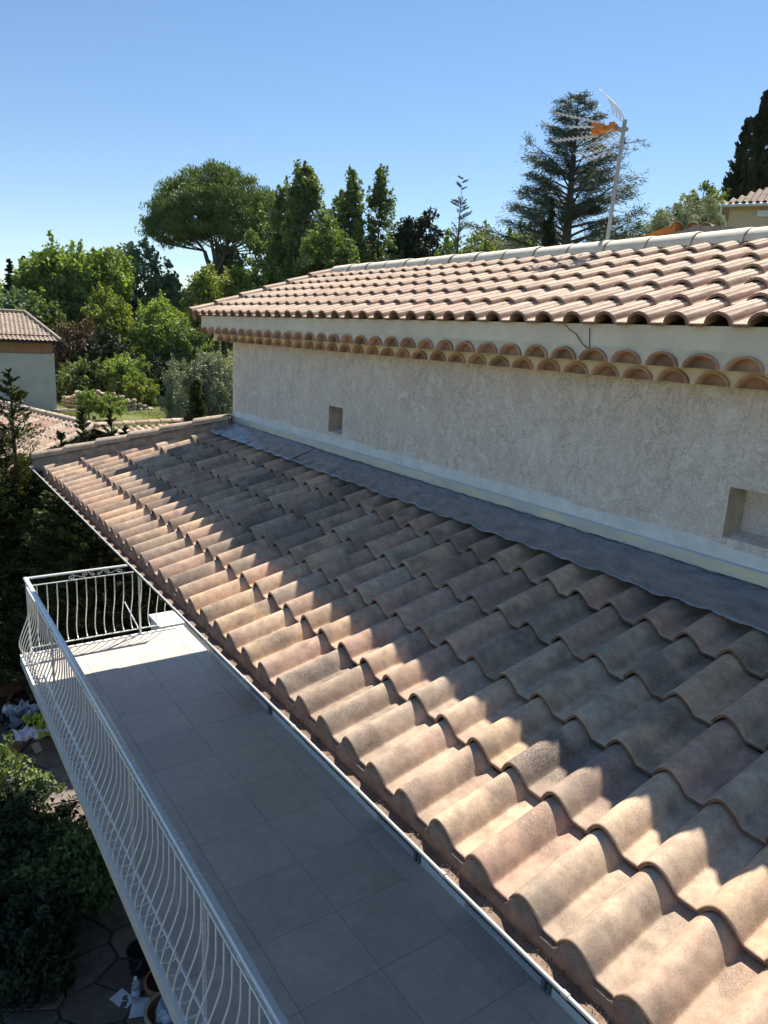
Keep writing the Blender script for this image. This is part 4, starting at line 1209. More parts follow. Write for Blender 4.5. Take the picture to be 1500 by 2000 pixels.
skyspire(903, 346, 48, 40, 'young_conifer', 'thin see-through young conifer with upturned branches', 'tree', L_cedar, 37, n=190, per=55, leaf=.09, prof=lambda t: .16+1.15*(1-t)**.75, up=.5, aspect=.16, gap=.05, jit=.4)
skyline(875, 455, 50, 30, 'small_green_tree', 'small fresh green tree at the foot of the thin young conifer', 'tree', L_bright, 38, ncl=40, per=90, leaf=.13, crad=.7, low=.1)

# --- big cedar
def cedar():
    rg = np.random.default_rng(44); d = 42
    b, top = place(1135, 186, d); b = np.array(b); root = empty('cedar_tree', b)
    tag(root, 'large airy blue green cedar with layered branches behind the antenna', 'cedar tree')
    hz = gz_at(*b[:2]); h = top-b[2]; mb = MB()
    z_at = lambda py: at(1135, py, d)[2]
    lean = np.array([CR[0], CR[1], 0])*.6
    axis = lambda z: b+np.array([0, 0, z-b[2]])+lean*((z-z_at(470))/(top-z_at(470)))*-.2
    mb.tube([axis(b[2]-.2), axis(z_at(470)), axis(z_at(300)), axis(top-.4)], [.34, .24, .11, .03], 8)
    C = []; T = []; D = []
    side = np.array([CR[0], CR[1], 0]); side /= np.linalg.norm(side); dep = np.array([-side[1], side[0], 0])
    nb = 96
    for i in range(nb):
        t = (i+.5)/nb; z = z_at(475)+(top-z_at(475))*t**.95; a = i*2.399+rg.uniform(-.3, .3)
        # crown radius down the tree, wider at the foot
        Rm = (150*(1-t)**.55*(.82+.25*math.sin(t*23))+6)*PXM(d)*rg.uniform(.50, 1.18)
        if math.cos(a) > 0: Rm *= 1.0 if t < .9 else .8
        dirh = side*math.cos(a)+dep*math.sin(a); rise = (.42*(1-t)+.40*t)*rg.uniform(.6, 1.4)
        p0 = axis(z-Rm*rise*.8); P = []
        for q in np.linspace(0, 1, 7):
            zz = Rm*rise*(1.25*q-.28*q*q)
            P.append(p0+dirh*Rm*q+np.array([0, 0, zz]))
        r0 = .075*(1-t)+.02; mb.tube(P, list(np.linspace(r0, .008, 7)), 5, cap=False)
        nt = int(10+26*(1-t))
        for j in range(nt):
            q = rg.uniform(.22, 1)**.8; k = q*6; i0_ = min(5, int(k)); pt = P[i0_]+(P[i0_+1]-P[i0_])*(k-i0_)
            s_ = rg.choice([-1, 1]); lat = np.cross(dirh, [0, 0, 1])*s_
            L = Rm*(.16+.30*(1-q))*rg.uniform(.5, 1.2)+.18
            dr = unit(lat*.8+dirh*rg.uniform(.4, 1.1)+np.array([0, 0, rg.uniform(-.25, .35)]))
            e = pt+dr*L
            mb.tube([pt, e], [.010, .004], 3, cap=False)
            m_ = int(12+L*17); qq = rg.uniform(0, 1, m_)
            pts = pt+dr*(L*qq)[:, None]+rg.normal(size=(m_, 3))*np.array([.11, .11, .07])*(1.2)
            C.append(pts); D.append(np.tile(dr, (m_, 1))); T.append(np.clip(rg.uniform(.1, .8)+rg.normal(0, .12, m_), 0, 1))
    C = np.concatenate(C); D = np.concatenate(D); T = np.concatenate(T)
    crown('crown', L_cedar, C, .105, rg, root, T, D, aspect=.17, loc=b, flat=.3)
    mb.v = [tuple(np.array(v)-b) for v in mb.v]; mb.build('trunk', M_grtrunk, root)
cedar()
cyp = lambda t: min(1, .45+2.2*t)*(1-t**2.4)**.8
skyspire(1078, 392, 39, 22, 'cypress', 'small narrow dark cypress in front of the foot of the big cedar', 'cypress', L_dark, 51, n=260, per=70, leaf=.09, prof=cyp, up=1.6, aspect=.4)
for i, (px, tp, r_, sd, lb) in enumerate([(1462, 232, 40, 52, 'tall black green cypress at the right edge behind the cream house'), (1500, 178, 48, 53, 'tallest dark cypress of the row, cut by the right edge'), (1428, 345, 24, 54, 'shortest dark cypress, leftmost of the row by the cream house')]):
    skyspire(px, tp, 46+i*3, r_, 'cypress', lb, 'cypress', L_dark, sd, n=480, per=90, leaf=.12, prof=lambda t: min(1, .6+1.5*t)*(1-t**2.0)**.8, up=1.15, aspect=.45, group='dark cypresses behind the cream house')
skyline(1378, 384, 36, 46, 'olive_tree', 'rounded silver green olive right against the left side of the cream house', 'olive tree', L_olive, 55, ncl=110, per=120, leaf=.075, crad=.5, low=.62, aspect=.25)
skyline(1325, 404, 35, 46, 'olive_tree', 'lower silver green olive over the orange sheeting of the roof end', 'olive tree', L_olive, 64, ncl=100, per=120, leaf=.075, crad=.5, low=.66, aspect=.25)
skyline(1300, 412, 44, 34, 'dark_bush', 'dark round bush behind the silver olive', 'bush', L_dark, 56, ncl=40, per=110, leaf=.12, crad=.7, low=.6)
skyline(1385, 368, 44, 46, 'dark_bush', 'dark green bush just left of the cypresses', 'bush', L_mid, 57, ncl=70, per=110, leaf=.12, crad=.7, low=.6)
skyline(1010, 455, 70, 70, 'low_tree', 'low dark tree crown showing left of the big cedar foot', 'tree', L_mid, 58, ncl=60, per=90, leaf=.2, crad=1.2, low=.5)
skyline(1215, 452, 60, 60, 'low_tree', 'low dark tree crown showing right of the big cedar foot', 'tree', L_mid, 59, ncl=60, per=90, leaf=.18, crad=1.1, low=.5)
skyline(945, 462, 58, 46, 'low_tree', 'low green tree crown between the thin conifer and the cedar', 'tree', L_yellow, 60, ncl=50, per=90, leaf=.16, crad=.9, low=.5)

# --- the wooded garden on the left
W = [
 # px, top, dist, radius px, name, label, cat, mat, kwargs
 (120, 478, 66, 72, 'deciduous_tree', 'bright green leafy tree, tallest on the left skyline', 'tree', L_bright, dict(ncl=120, per=150, leaf=.19, crad=1.25, low=.18)),
 (185, 492, 64, 42, 'deciduous_tree', 'fresh green tree with a dark upright trunk, second from the left', 'tree', L_bright, dict(ncl=80, per=130, leaf=.18, crad=1.1, low=.25)),
 (268, 472, 70, 62, 'grey_green_tree', 'airy grey green tree right of the bright leafy pair', 'tree', L_blue, dict(ncl=100, per=95, leaf=.18, crad=1.05, low=.18, shell=.35)),
 (322, 540, 68, 30, 'grey_green_tree', 'low airy grey green crown beneath the umbrella pine limbs', 'tree', L_blue, dict(ncl=50, per=90, leaf=.17, crad=.9, low=.2)),
 (215, 562, 58, 44, 'ochre_tree', 'yellowish spring leafed tree in the middle of the wooded slope', 'tree', L_yellow, dict(ncl=70, per=80, leaf=.13, crad=.8, low=.2, shell=.35)),
 (400, 502, 60, 34, 'yellow_green_tree', 'sparse yellow green tree under the umbrella pine trunk', 'tree', L_yellow, dict(ncl=55, per=75, leaf=.14, crad=.8, low=.25, shell=.3)),
 (468, 492, 58, 42, 'yellow_green_tree', 'sparse yellow green tree just left of the upper roof corner', 'tree', L_yellow, dict(ncl=65, per=80, leaf=.14, crad=.85, low=.2, shell=.3)),
 (520, 505, 56, 40, 'bright_bush', 'bright green bush peeping over the upper roof corner', 'bush', L_bright, dict(ncl=60, per=90, leaf=.14, crad=.85, low=.15)),
 (440, 452, 74, 40, 'blue_conifer', 'dull blue green conifer behind the umbrella pine trunk', 'tree', L_blue, dict(ncl=60, per=100, leaf=.17, crad=1.0, low=.1)),
 (30, 560, 60, 44, 'dark_tree', 'dark mixed tree above the unfinished house roof', 'tree', L_blue, dict(ncl=70, per=110, leaf=.16, crad=1.0, low=.1)),
 (75, 575, 56, 34, 'light_bush', 'pale green bush behind the unfinished house', 'bush', L_mid, dict(ncl=55, per=100, leaf=.14, crad=.85, low=.05)),
 (370, 560, 80, 40, 'grey_tree', 'dull grey bare looking tree low under the umbrella pine', 'tree', L_brown, dict(ncl=60, per=70, leaf=.15, crad=1.0, low=.15, shell=.3)),
 (300, 590, 66, 46, 'green_bush', 'dense green bush in the middle of the slope', 'bush', L_mid, dict(ncl=70, per=110, leaf=.15, crad=.95, low=.05)),
 (145, 625, 55, 40, 'brown_bush', 'reddish brown leafed bush behind the unfinished house corner', 'bush', L_brown, dict(ncl=70, per=80, leaf=.10, crad=.7, low=.1, shell=.35)),
 (315, 605, 56, 52, 'bright_bush', 'large bright green bush left of the upper wall', 'bush', L_bright, dict(ncl=95, per=130, leaf=.125, crad=.85, low=.03)),
 (375, 625, 54, 40, 'green_bush', 'green bush against the upper roof corner', 'bush', L_mid, dict(ncl=70, per=110, leaf=.12, crad=.8, low=.03)),
 (200, 665, 54, 46, 'dark_bush', 'dark leaved bush beside the brown one', 'bush', L_dark, dict(ncl=70, per=110, leaf=.12, crad=.8, low=.03)),
 (245, 690, 51.5, 44, 'bright_bush', 'bright green bush above the dry stone wall', 'bush', L_bright, dict(ncl=80, per=130, leaf=.11, crad=.7, low=.02)),
 (300, 705, 52, 40, 'dark_bush', 'dark leaved bush right of the bush above the stone wall', 'bush', L_dark, dict(ncl=60, per=110, leaf=.11, crad=.7, low=.02)),
 (160, 700, 52.5, 40, 'dark_bush', 'dark low bush between the unfinished house and the bright bush', 'bush', L_mid, dict(ncl=60, per=110, leaf=.11, crad=.7, low=.02)),
 (275, 738, 49, 26, 'clipped_bush', 'low rounded yellow green bush on the lawn edge', 'bush', L_yellow, dict(ncl=45, per=130, leaf=.085, crad=.42, low=.02)),
]
for i, (px, tp, d, r_, nm, lb, ct, mt_, kw) in enumerate(W):
    skyline(px, tp, d, r_, nm, lb, ct, mt_, 100+i, **kw)
skyline(408, 655, 30, 56, 'olive_tree', 'large silvery olive tree standing against the left corner of the upper wall', 'olive tree', L_olive, 131, ncl=170, per=130, leaf=.075, crad=.42, low=.10, aspect=.22, shell=.3, squash=1.1)
skyline(352, 715, 33, 34, 'olive_tree', 'smaller silvery olive left of the large one', 'olive tree', L_olive, 132, ncl=70, per=120, leaf=.075, crad=.38, low=.10, aspect=.22, shell=.3)
skyspire(382, 742, 24, 42, 'young_conifer', 'bushy young conifer at the foot of the silvery olive', 'tree', L_hedge, 133, n=260, per=60, leaf=.075, prof=lambda t: (1-t)**.7, up=.7, aspect=.25)
skyspire(18, 505, 72, 26, 'dark_spruce', 'dark pointed conifer at the far left skyline', 'tree', L_dark, 134, n=220, per=60, leaf=.15, prof=lambda t: (1-t)**.8, up=.1, aspect=.3)
skyspire(45, 500, 74, 22, 'dark_spruce', 'dark narrow conifer beside the bright leafy tree', 'tree', L_dark, 135, n=220, per=60, leaf=.15, prof=lambda t: (1-t)**.8, up=.1, aspect=.3)
# the wood behind, read as one mass
rg = np.random.default_rng(77); Cs = []; Ts = []
for i in range(430):
    az_ = rg.uniform(.35, 1.75); dd_ = rg.uniform(78, 150); x = CAM[0]-math.sin(az_)*dd_; y = CAM[1]+math.cos(az_)*dd_
    r0 = rg.uniform(1.8, 3.4); z = gz_at(x, y)+rg.uniform(.3, 1)*r0*1.3; m = 120
    g1 = unit(rg.normal(size=(m, 3)))*(rg.uniform(0, 1, (m, 1))**.4)*r0
    Cs.append(np.array([x, y, z])+g1); Ts.append(np.clip(rg.uniform(.05, .8)+.1*g1[:, 2]/r0+rg.normal(0, .1, m), 0, 1))
V, F = leaf_mesh(np.concatenate(Cs), .30, rg); o = mesh_np('woodland', V, F, L_mid, tint=np.repeat(np.concatenate(Ts), 4))
tag(o, 'dense distant wood on the slope behind the garden trees', 'wood', kind='stuff')
# low scrub between garden and wood
Cs = []; Ts = []
for i in range(520):
    az_ = rg.uniform(.85, 1.62); dd_ = rg.uniform(50.5, 78); x = CAM[0]-math.sin(az_)*dd_; y = CAM[1]+math.cos(az_)*dd_
    r0 = rg.uniform(.5, 1.4); z = gz_at(x, y)+rg.uniform(.1, .9)*r0; m = 90
    g1 = unit(rg.normal(size=(m, 3)))*(rg.uniform(0, 1, (m, 1))**.4)*r0
    Cs.append(np.array([x, y, z])+g1); Ts.append(np.clip(rg.uniform(.0, .9)+.1*g1[:, 2]/r0+rg.normal(0, .1, m), 0, 1))
V, F = leaf_mesh(np.concatenate(Cs), .14, rg); o = mesh_np('undergrowth', V, F, L_mid, tint=np.repeat(np.concatenate(Ts), 4))
tag(o, 'tangled undergrowth between the garden trees', 'undergrowth', kind='stuff')
# lawn blades
n = 42000; az_ = rg.uniform(.93, 1.50, n); dd_ = rg.uniform(30, 52, n); x = CAM[0]-np.sin(az_)*dd_; y = CAM[1]+np.cos(az_)*dd_
z = ground_h(x, y); hgt = rg.uniform(.04, .13, n); wd = rg.uniform(.012, .03, n); a = rg.uniform(0, 2*np.pi, n); ln_ = rg.normal(0, .04, (n, 2))
V = np.stack([np.stack([x-np.cos(a)*wd, y-np.sin(a)*wd, z+.0], -1), np.stack([x+np.cos(a)*wd, y+np.sin(a)*wd, z+.0], -1), np.stack([x+ln_[:, 0], y+ln_[:, 1], z+hgt+.1*np.sin(x)*np.cos(y)**2*.3], -1)], 1).reshape(-1, 3)
o = mesh_np('lawn', V, np.arange(3*n).reshape(n, 3), L_grass, tint=np.repeat(np.clip(.5+.35*np.sin(x*.6)*np.cos(y*.5)+rg.normal(0, .15, n), 0, 1), 3)); tag(o, 'rough sunlit lawn in front of the stone wall', 'grass', kind='stuff')

# ================================================================== NEIGHBOURING BUILDINGS
M_brick = mat_simple('hollow_brick', (.36, .20, .12), .9, .2, 8, .4, 60, rnd=True)
M_conc = mat_simple('grey_block_render', (.52, .485, .455), .9, .10, 1.5, .3, 30)
M_cream = mat_simple('cream_render', (.62, .50, .33), .9, .06, 2, .3, 40)
FAR_PAL = [(.44,.36,.28), (.50,.41,.32), (.36,.29,.23), (.42,.32,.25), (.31,.25,.205)]
M_far = mat_tile('weathered_clay', FAR_PAL, .2, .6)
M_far2 = mat_tile('mixed_clay', [(.56,.42,.30), (.48,.26,.20), (.60,.47,.34), (.44,.30,.22), (.62,.50,.38), (.50,.36,.27)], .2, .6)
def small_tile(name, pitch, length, h, mats, seg=9):
    xs = np.linspace(-.36*pitch, .64*pitch, seg); mb = MB(); n = len(xs)
    hs = [wave(x/pitch, h, .40, .6) for x in xs]
    V = [(x, 0, z+.012) for x, z in zip(xs, hs)]+[(x, length, z-.008) for x, z in zip(xs, hs)]+[(x, 0, z-.004) for x, z in zip(xs, hs)]
    mb.add(V[:2*n], [(i, i+1, i+1+n, i+n) for i in range(n-1)], 0, True); mb.add(V[:n]+V[2*n:], [(i, i+n, i+1+n, i+1) for i in range(n-1)], 1)
    return mb.mesh(name, mats)
def frame(o, X, Y, Z, p):
    m = Matrix((X, Y, Z)).transposed().to_4x4(); m.translation = p; o.matrix_local = m

# --- unfinished house, far left
hN = at_z(112, 806, -3.5); dN = math.hypot(hN[0]-CAM[0], hN[1]-CAM[1])
hN = np.array([hN[0], hN[1], gz_at(hN[0], hN[1])])
hN = at_z(112, 806, gz_at(hN[0], hN[1]))
uh = empty('unfinished_house', hN); tag(uh, 'unfinished grey block house with a brick band under its weathered tile roof', 'house')
fx = np.array([-CR[0], -CR[1], 0]); fx /= np.linalg.norm(fx); ang_ = R_(28); fx = np.array([fx[0]*math.cos(ang_)-fx[1]*math.sin(ang_), fx[0]*math.sin(ang_)+fx[1]*math.cos(ang_), 0])   # along the front, to the left
fd = np.array([fx[1], -fx[0], 0])                        # away from the camera
if fd@(hN-CAM) < 0: fd = -fd
k = PXM(dN)*1.06
hw = 96*k; hb_ = 20*k; Wd = 9.5; Dp = 7.0
def uhbox(name, mat, a0, a1, d0, d1, z0, z1, par):
    q = MB(); c = fx*(a0+a1)/2+fd*(d0+d1)/2+np.array([0, 0, (z0+z1)/2])
    q.obox(c, fx*(a1-a0)/2, fd*(d1-d0)/2, np.array([0, 0, (z1-z0)/2])); return q.build(name, mat, par)
uhbox('wall', M_conc, 0, Wd, 0, Dp, -.3, hw, uh)
band = uhbox('brick_band', M_brick, .06, Wd-.06, .06, Dp-.06, hw+.001, hw+hb_+.35, uh)
bl_ = .50; nbk = int(Wd/bl_)
q = MB(); q.obox((0, 0, 0), fx*(bl_/2-.008), fd*.012, np.array([0, 0, hb_/4-.006])); me_bk = q.mesh('brick', M_brick)
for r in range(2):
    for i in range(nbk):
        inst('brick', me_bk, band, tuple(fx*(.06+bl_*(i+.5)+(.2 if r else 0))+fd*.052+np.array([0, 0, hw+hb_*(r+.5)/2])))
rz0 = hw+hb_+.02; slp = .36; ev = .45
rf_ = MB(); a0, a1 = -.35, Wd+.3; rise = (Dp/2+ev)*slp
pt = lambda a, d, z: tuple(fx*a+fd*d+np.array([0, 0, z]))
Vr = [pt(a0, -ev, rz0), pt(a1, -ev, rz0), pt(a1, Dp/2, rz0+rise), pt(a0+1.55, Dp/2, rz0+rise), pt(a0, Dp+ev, rz0), pt(a1, Dp+ev, rz0)]
rf_.add(Vr, [(0,1,2,3), (3,2,5,4), (0,3,4), (0,4,5,1)]); roofN = rf_.build('roof', M_deck, uh)
# its tiles are about seven photo pixels wide: joined
me_s = small_tile('t', .225, .40, .06, [M_far, M_edge], 7)
nt_c = int((a1-a0)/.225); ny_r = int((Dp/2+ev)/math.cos(math.atan(slp))/.34)
Vs = []; Fs = []; Ms = []; bv = np.array([v.co for v in me_s.vertices]); bf = [tuple(p.vertices) for p in me_s.polygons]; bmi = [p.material_index for p in me_s.polygons]
ysl = (fd+np.array([0, 0, slp])); ysl /= np.linalg.norm(ysl); zsl = np.cross(fx, ysl); zsl = zsl if zsl[2] > 0 else -zsl
rg = np.random.default_rng(5)
for r in range(ny_r+1):
    for c in range(nt_c):
        a = a0+.1+c*.225; s_ = r*.34
        if a < a0+1.55*s_/((Dp/2+ev)/math.cos(math.atan(slp)))+.05: continue
        o0 = fx*a+fd*(-ev-.03)+np.array([0, 0, rz0+.03])+ysl*s_+zsl*rg.uniform(-.006, .006)
        b_ = len(Vs); Vs += list(o0+bv[:, :1]*fx+bv[:, 1:2]*ysl+bv[:, 2:3]*zsl); Fs += [tuple(i+b_ for i in f) for f in bf]; Ms += bmi
o = mesh_np('roof_tiles', Vs, Fs, [M_far, M_edge], roofN, mi=Ms); tag(o, kind='stuff')
q = MB(); q.tube([pt(a0, -ev, rz0+.10), pt(a0+1.55, Dp/2, rz0+rise+.12)], .10, 8); q.build('hip_cap', M_far, roofN)
q = MB(); q.tube([pt(a0+1.5, Dp/2, rz0+rise+.12), pt(a1, Dp/2, rz0+rise+.12)], .10, 8); q.build('ridge_cap', M_far, roofN)
uhbox('fascia_board', M_black, a0+.02, a1, -ev-.02, -ev+.01, rz0-.10, rz0+.005, uh)

# --- neighbour's low roof just beyond our hip
na = at(-60, 775, 25); nb_ = at(186, 834, 19.5); zr_ = (at_z(186, 834, -1.25))
RA = np.array([at_z(-60, 774, -1.30)[0], at_z(-60, 774, -1.30)[1], -1.30]); RB = np.array([*at_z(186, 834, -1.30)[:2], -1.30])
nrf = empty('neighbour_house', (RB[0], RB[1], -4.3)); tag(nrf, 'low house roofed in mixed old tiles half hidden behind the young conifers', 'house')
rx = unit(RB-RA); L_r = np.linalg.norm(RB-RA)
nd_ = np.array([rx[1], -rx[0], 0]); nd_ = nd_ if nd_@(CAM-RB) > 0 else -nd_      # down the face towards us
sN = .34; run = 3.7
O = Vector(nrf.location)
P_ = lambda base, a, d: base+rx*a+nd_*d+np.array([0, 0, -d*sN])
q = MB(); V = [P_(RA, 0, 0), P_(RB, 0, 0), P_(RB, .9, run), P_(RA, 0, run), P_(RA, 0, 0)-nd_*2.5*1+np.array([0, 0, -2.5*sN]), P_(RB, 0, 0)-nd_*2.5+np.array([0, 0, -2.5*sN])]
V = [np.array(v)-np.array(O)-np.array([0, 0, .07]) for v in V]; q.add(V, [(0,1,2,3), (1,0,4,5)]); nroof = q.build('roof', M_deck, nrf)
q = MB(); Wv = [P_(RA, 0, run-.3), P_(RB, .5, run-.3)]; w0 = np.array(Wv[0])-np.array(O); w1 = np.array(Wv[1])-np.array(O)
q.add([(w0[0], w0[1], -1), (w1[0], w1[1], -1), (w1[0], w1[1], w1[2]-.1), (w0[0], w0[1], w0[2]-.1)], [(0,1,2,3)])
w2 = w1-nd_*5.5; q.add([(w1[0], w1[1], -1), (w2[0], w2[1], -1), (w2[0], w2[1], w2[2]-.1), (w1[0], w1[1], w1[2]-.1)], [(0,1,2,3)]); q.build('wall', M_cream, nrf)
me_n = small_tile('roof_tile', .30, .46, .075, [M_far2, M_edge], 8)
ysl = unit(-nd_+np.array([0, 0, sN])); X_ = rx; Z_ = np.cross(X_, ysl)
if Z_[2] < 0: X_ = -rx; Z_ = np.cross(X_, ysl)
rg = np.random.default_rng(9); cnt = 0
rowsN = int(run*math.hypot(1, sN)/.40)
cands = []
for r in range(rowsN+1):
    for c in range(int(L_r/.30)+3):
        s_ = r*.40; a = L_r+.9-c*.30
        if a > L_r+.9*(1-s_/(run*1.056))-.1: continue
        p = RA+rx*a+nd_*run+np.array([0, 0, -run*sN])+ysl*s_
        cands.append((np.linalg.norm(p-CAM), p))
cands.sort(key=lambda t: t[0])
for i, (_, p) in enumerate(cands[:290]):
    o = bpy.data.objects.new('roof_tile', me_n); link(o, nroof)
    frame(o, Vector(X_), Vector(ysl), Vector(Z_), Vector(p)-O+Vector(Z_)*rg.uniform(-.006, .008))
me_rc = barrel_mesh('ridge_tile', [M_far2, M_edge], .50, .12, .10, .015, n=8)
for i in range(int(L_r/.44)+1):
    o = bpy.data.objects.new('ridge_tile', me_rc); link(o, nroof); frame(o, Vector(np.cross(rx, (0, 0, 1))), Vector(rx), Vector((0, 0, 1)), Vector(RA+rx*.44*i)-O+Vector((0, 0, .03)))
# hip from the ridge end down to the right corner
he0, he1 = Vector(RB), Vector(RB+rx*.9+nd_*run+np.array([0, 0, -run*sN])); hdN = (he1-he0); nh_ = int(hdN.length/.44); hdN.normalize()
for i in range(nh_):
    o = bpy.data.objects.new('ridge_tile', me_rc); link(o, nroof); xx = hdN.cross(Vector((0, 0, 1))).normalized(); frame(o, xx, hdN, xx.cross(hdN), he0+hdN*.44*i-O+Vector((0, 0, .03)))
# second wing: its face towards us seen right of the hip
W0 = np.array([*at_z(190, 833, -1.5)[:2], -1.5]); W1 = np.array([*at_z(330, 825, -1.5)[:2], -1.5])
wx = unit(W1-W0); wn = np.array([wx[1], -wx[0], 0]); wn = wn if wn@(CAM-W0) > 0 else -wn
wing = MB(); V = [W0-wx*1.5, W1+wx*2, W1+wx*2+wn*2.2+np.array([0, 0, -.8]), W0-wx*1.5+wn*2.2+np.array([0, 0, -.8])]
wing.add([v-np.array(O)-np.array([0, 0, .07]) for v in V], [(0,1,2,3)]); wingo = wing.build('wing_roof', M_deck, nrf)
ysw = unit(-wn+np.array([0, 0, .364])); Xw = wx; Zw = np.cross(Xw, ysw)
if Zw[2] < 0: Xw = -wx; Zw = np.cross(Xw, ysw)
Lw = np.linalg.norm(W1-W0)+2.5
for c in range(int(Lw/.26)):
    for r in range(5):
        p = W0-wx*.3+wx*.26*c+wn*2.2+np.array([0, 0, -.8])+ysw*r*.42
        o = bpy.data.objects.new('wing_tile', me_n); link(o, wingo); frame(o, Vector(Xw)*.87, Vector(ysw), Vector(Zw), Vector(p)-O)
for i in range(int((Lw+.3)/.44)):
    o = bpy.data.objects.new('ridge_tile', me_rc); link(o, wingo); frame(o, Vector(np.cross(wx, (0, 0, 1))), Vector(wx), Vector((0, 0, 1)), Vector(W0-wx*.5+wx*.44*i)-O+Vector((0, 0, .02)))

# --- dry stone wall on the lawn
gp = lambda px, py: at_z(px, py, -3.5)
pts_ = [(gp(118, 792), .45), (gp(146, 797), .95), (gp(185, 798), .95), (gp(215, 800), .85), (gp(250, 802), .60), (gp(292, 802), .16)]
sw = empty('stone_wall', tuple(pts_[2][0])); tag(sw, 'tumbledown dry stone wall of pale rocks stepping down across the lawn', 'stone wall')
M_stone = mat_simple('limestone', (.40, .32, .225), .95, .28, 3, .8, 18, rnd=True)
rg = np.random.default_rng(14); stones = []
def rock(rg):
    bm = bmesh.new(); bmesh.ops.create_icosphere(bm, subdivisions=1, radius=1)
    for v in bm.verts: v.co = Vector((v.co.x*rg.uniform(.8, 1.15), v.co.y*rg.uniform(.8, 1.1), v.co.z*rg.uniform(.75, 1.05)))
    me = bpy.data.meshes.new('stone'); bm.to_mesh(me); bm.free(); me.materials.append(M_stone); return me
rocks = [rock(rg) for _ in range(7)]
core = MB()
for i in range(len(pts_)-1):
    (a, ha_), (b_, hb2) = pts_[i], pts_[i+1]; L = np.linalg.norm(b_-a); dv = (b_-a)/L; nv = np.array([dv[1], -dv[0], 0])
    nv = nv if nv@(CAM-a) > 0 else -nv
    c0 = np.array(sw.location)
    core.add([a-nv*.5-c0-np.array([0, 0, .3]), b_-nv*.5-c0-np.array([0, 0, .3]), b_-nv*.25-c0+np.array([0, 0, hb2*.8]), a-nv*.25-c0+np.array([0, 0, ha_*.8]), a-c0-nv*.1-np.array([0, 0, .3]), b_-c0-nv*.1-np.array([0, 0, .3])], [(4,5,2,3), (0,3,2,1)])
    x = 0
    while x < L:
        w_ = rg.uniform(.22, .42); hh = ha_+(hb2-ha_)*x/L; z = 0
        while z < hh:
            h_ = rg.uniform(.15, .27); p = a+dv*(x+w_/2)-nv*(.12+.12*z)+np.array([0, 0, z+h_*.4])
            o = inst('stone', rocks[rg.integers(7)], sw, tuple(p-c0), tuple(rg.uniform(-.4, .4, 3)), (w_*.56, rg.uniform(.16, .24), h_*.62)); z += h_
        x += w_*.92
core.build('wall_core', mat_simple('wall_earth', (.10, .08, .055), .95, .3, 6), sw)
for (px, py, lb, s_) in ((172, 762, 'small bright shrub on top of the stone wall', .6), (212, 770, 'green shrub leaning over the middle of the stone wall', .7)):
    p = at(px, py, 41.5); z0 = gz_at(p[0], p[1]); round_tree('shrub', lb, 'shrub', (p[0], p[1], z0), p[2]+.1, s_, L_bright, 300+px, ncl=30, per=60, leaf=.055, crad=.22, low=.02)
pb = MB(); a = gp(116, 806); b_ = gp(160, 803)
for i in range(3): pb.obox((a*(1-.5)+b_*.5)+np.array([.1*i, -.3*i, .06+.05*i]), (b_-a)/2*(1-.15*i), np.array([.05, .08, 0]), np.array([0, 0, .03]))
for i in range(1): pass
o = pb.build('plank_pile', mat_simple('grey_timber', (.42, .38, .32), .9, .2, 6)); tag(o, 'few grey planks lying on the lawn at the foot of the unfinished house', 'planks', kind='stuff')

# --- cream house at the right edge
dC = 31; hc = at(1413, 447, dC); ch = empty('cream_house', (hc[0], hc[1], gz_at(hc[0], hc[1]))); tag(ch, 'cream rendered house with a shuttered window, cut by the right edge above the ridge', 'house')
O = np.array(ch.location); cxv = unit(np.array([CR[0], CR[1], 0])); a6 = R_(-29); cxv = np.array([cxv[0]*math.cos(a6)-cxv[1]*math.sin(a6), cxv[0]*math.sin(a6)+cxv[1]*math.cos(a6), 0]); cdv = np.array([-cxv[1], cxv[0], 0])
kk = PXM(dC)*1.02; zt_ = at(1420, 404, dC)[2]-O[2]; zw = at(1470, 428, dC)[2]-O[2]
def cbox(name, mat, a0, a1, d0, d1, z0, z1, par=ch):
    q = MB(); o_ = np.array([hc[0], hc[1], O[2]])-O; q.obox(o_+cxv*(a0+a1)/2+cdv*(d0+d1)/2+np.array([0, 0, (z0+z1)/2]), cxv*(a1-a0)/2, cdv*(d1-d0)/2, np.array([0, 0, (z1-z0)/2])); return q.build(name, mat, par)
cbox('wall', M_cream, .12, 8, 0, 6, -.5, zt_)
cbox('shutter_box', M_white, 47*kk, 8.1, -.10, -.001, at(1470, 425, dC)[2]-O[2], at(1470, 413, dC)[2]-O[2])
w_ = cbox('window', M_black, 74*kk, 8.1, -.02, .001-.003, at(1470, 455, dC)[2]-O[2], at(1470, 429, dC)[2]-O[2]); cbox('window_frame', M_white, 70*kk, 74*kk, -.05, -.001, at(1470, 455, dC)[2]-O[2], at(1470, 429, dC)[2]-O[2], w_)
cr_ = MB(); pc = lambda a, d, z: cxv*a+cdv*d+np.array([0, 0, z])
cr_.add([pc(-.18, -.35, zt_+.02), pc(8, -.35, zt_+.02), pc(8, 3, zt_+1.05), pc(.9, 3, zt_+1.05), pc(-.18, 6.3, zt_+.02), pc(-.18, -.35, zt_-.08), pc(8, -.35, zt_-.08), pc(-.18, 6.3, zt_-.08)], [(0,1,2,3), (0,3,4), (0,5,6,1), (0,4,7,5)]); cro = cr_.build('roof', M_cream, ch)
ysl = unit(cdv*3.35+np.array([0, 0, 1.03])); zsl = np.cross(cxv, ysl); Vs = []; Fs = []; Ms = []
bv2 = bv.copy()
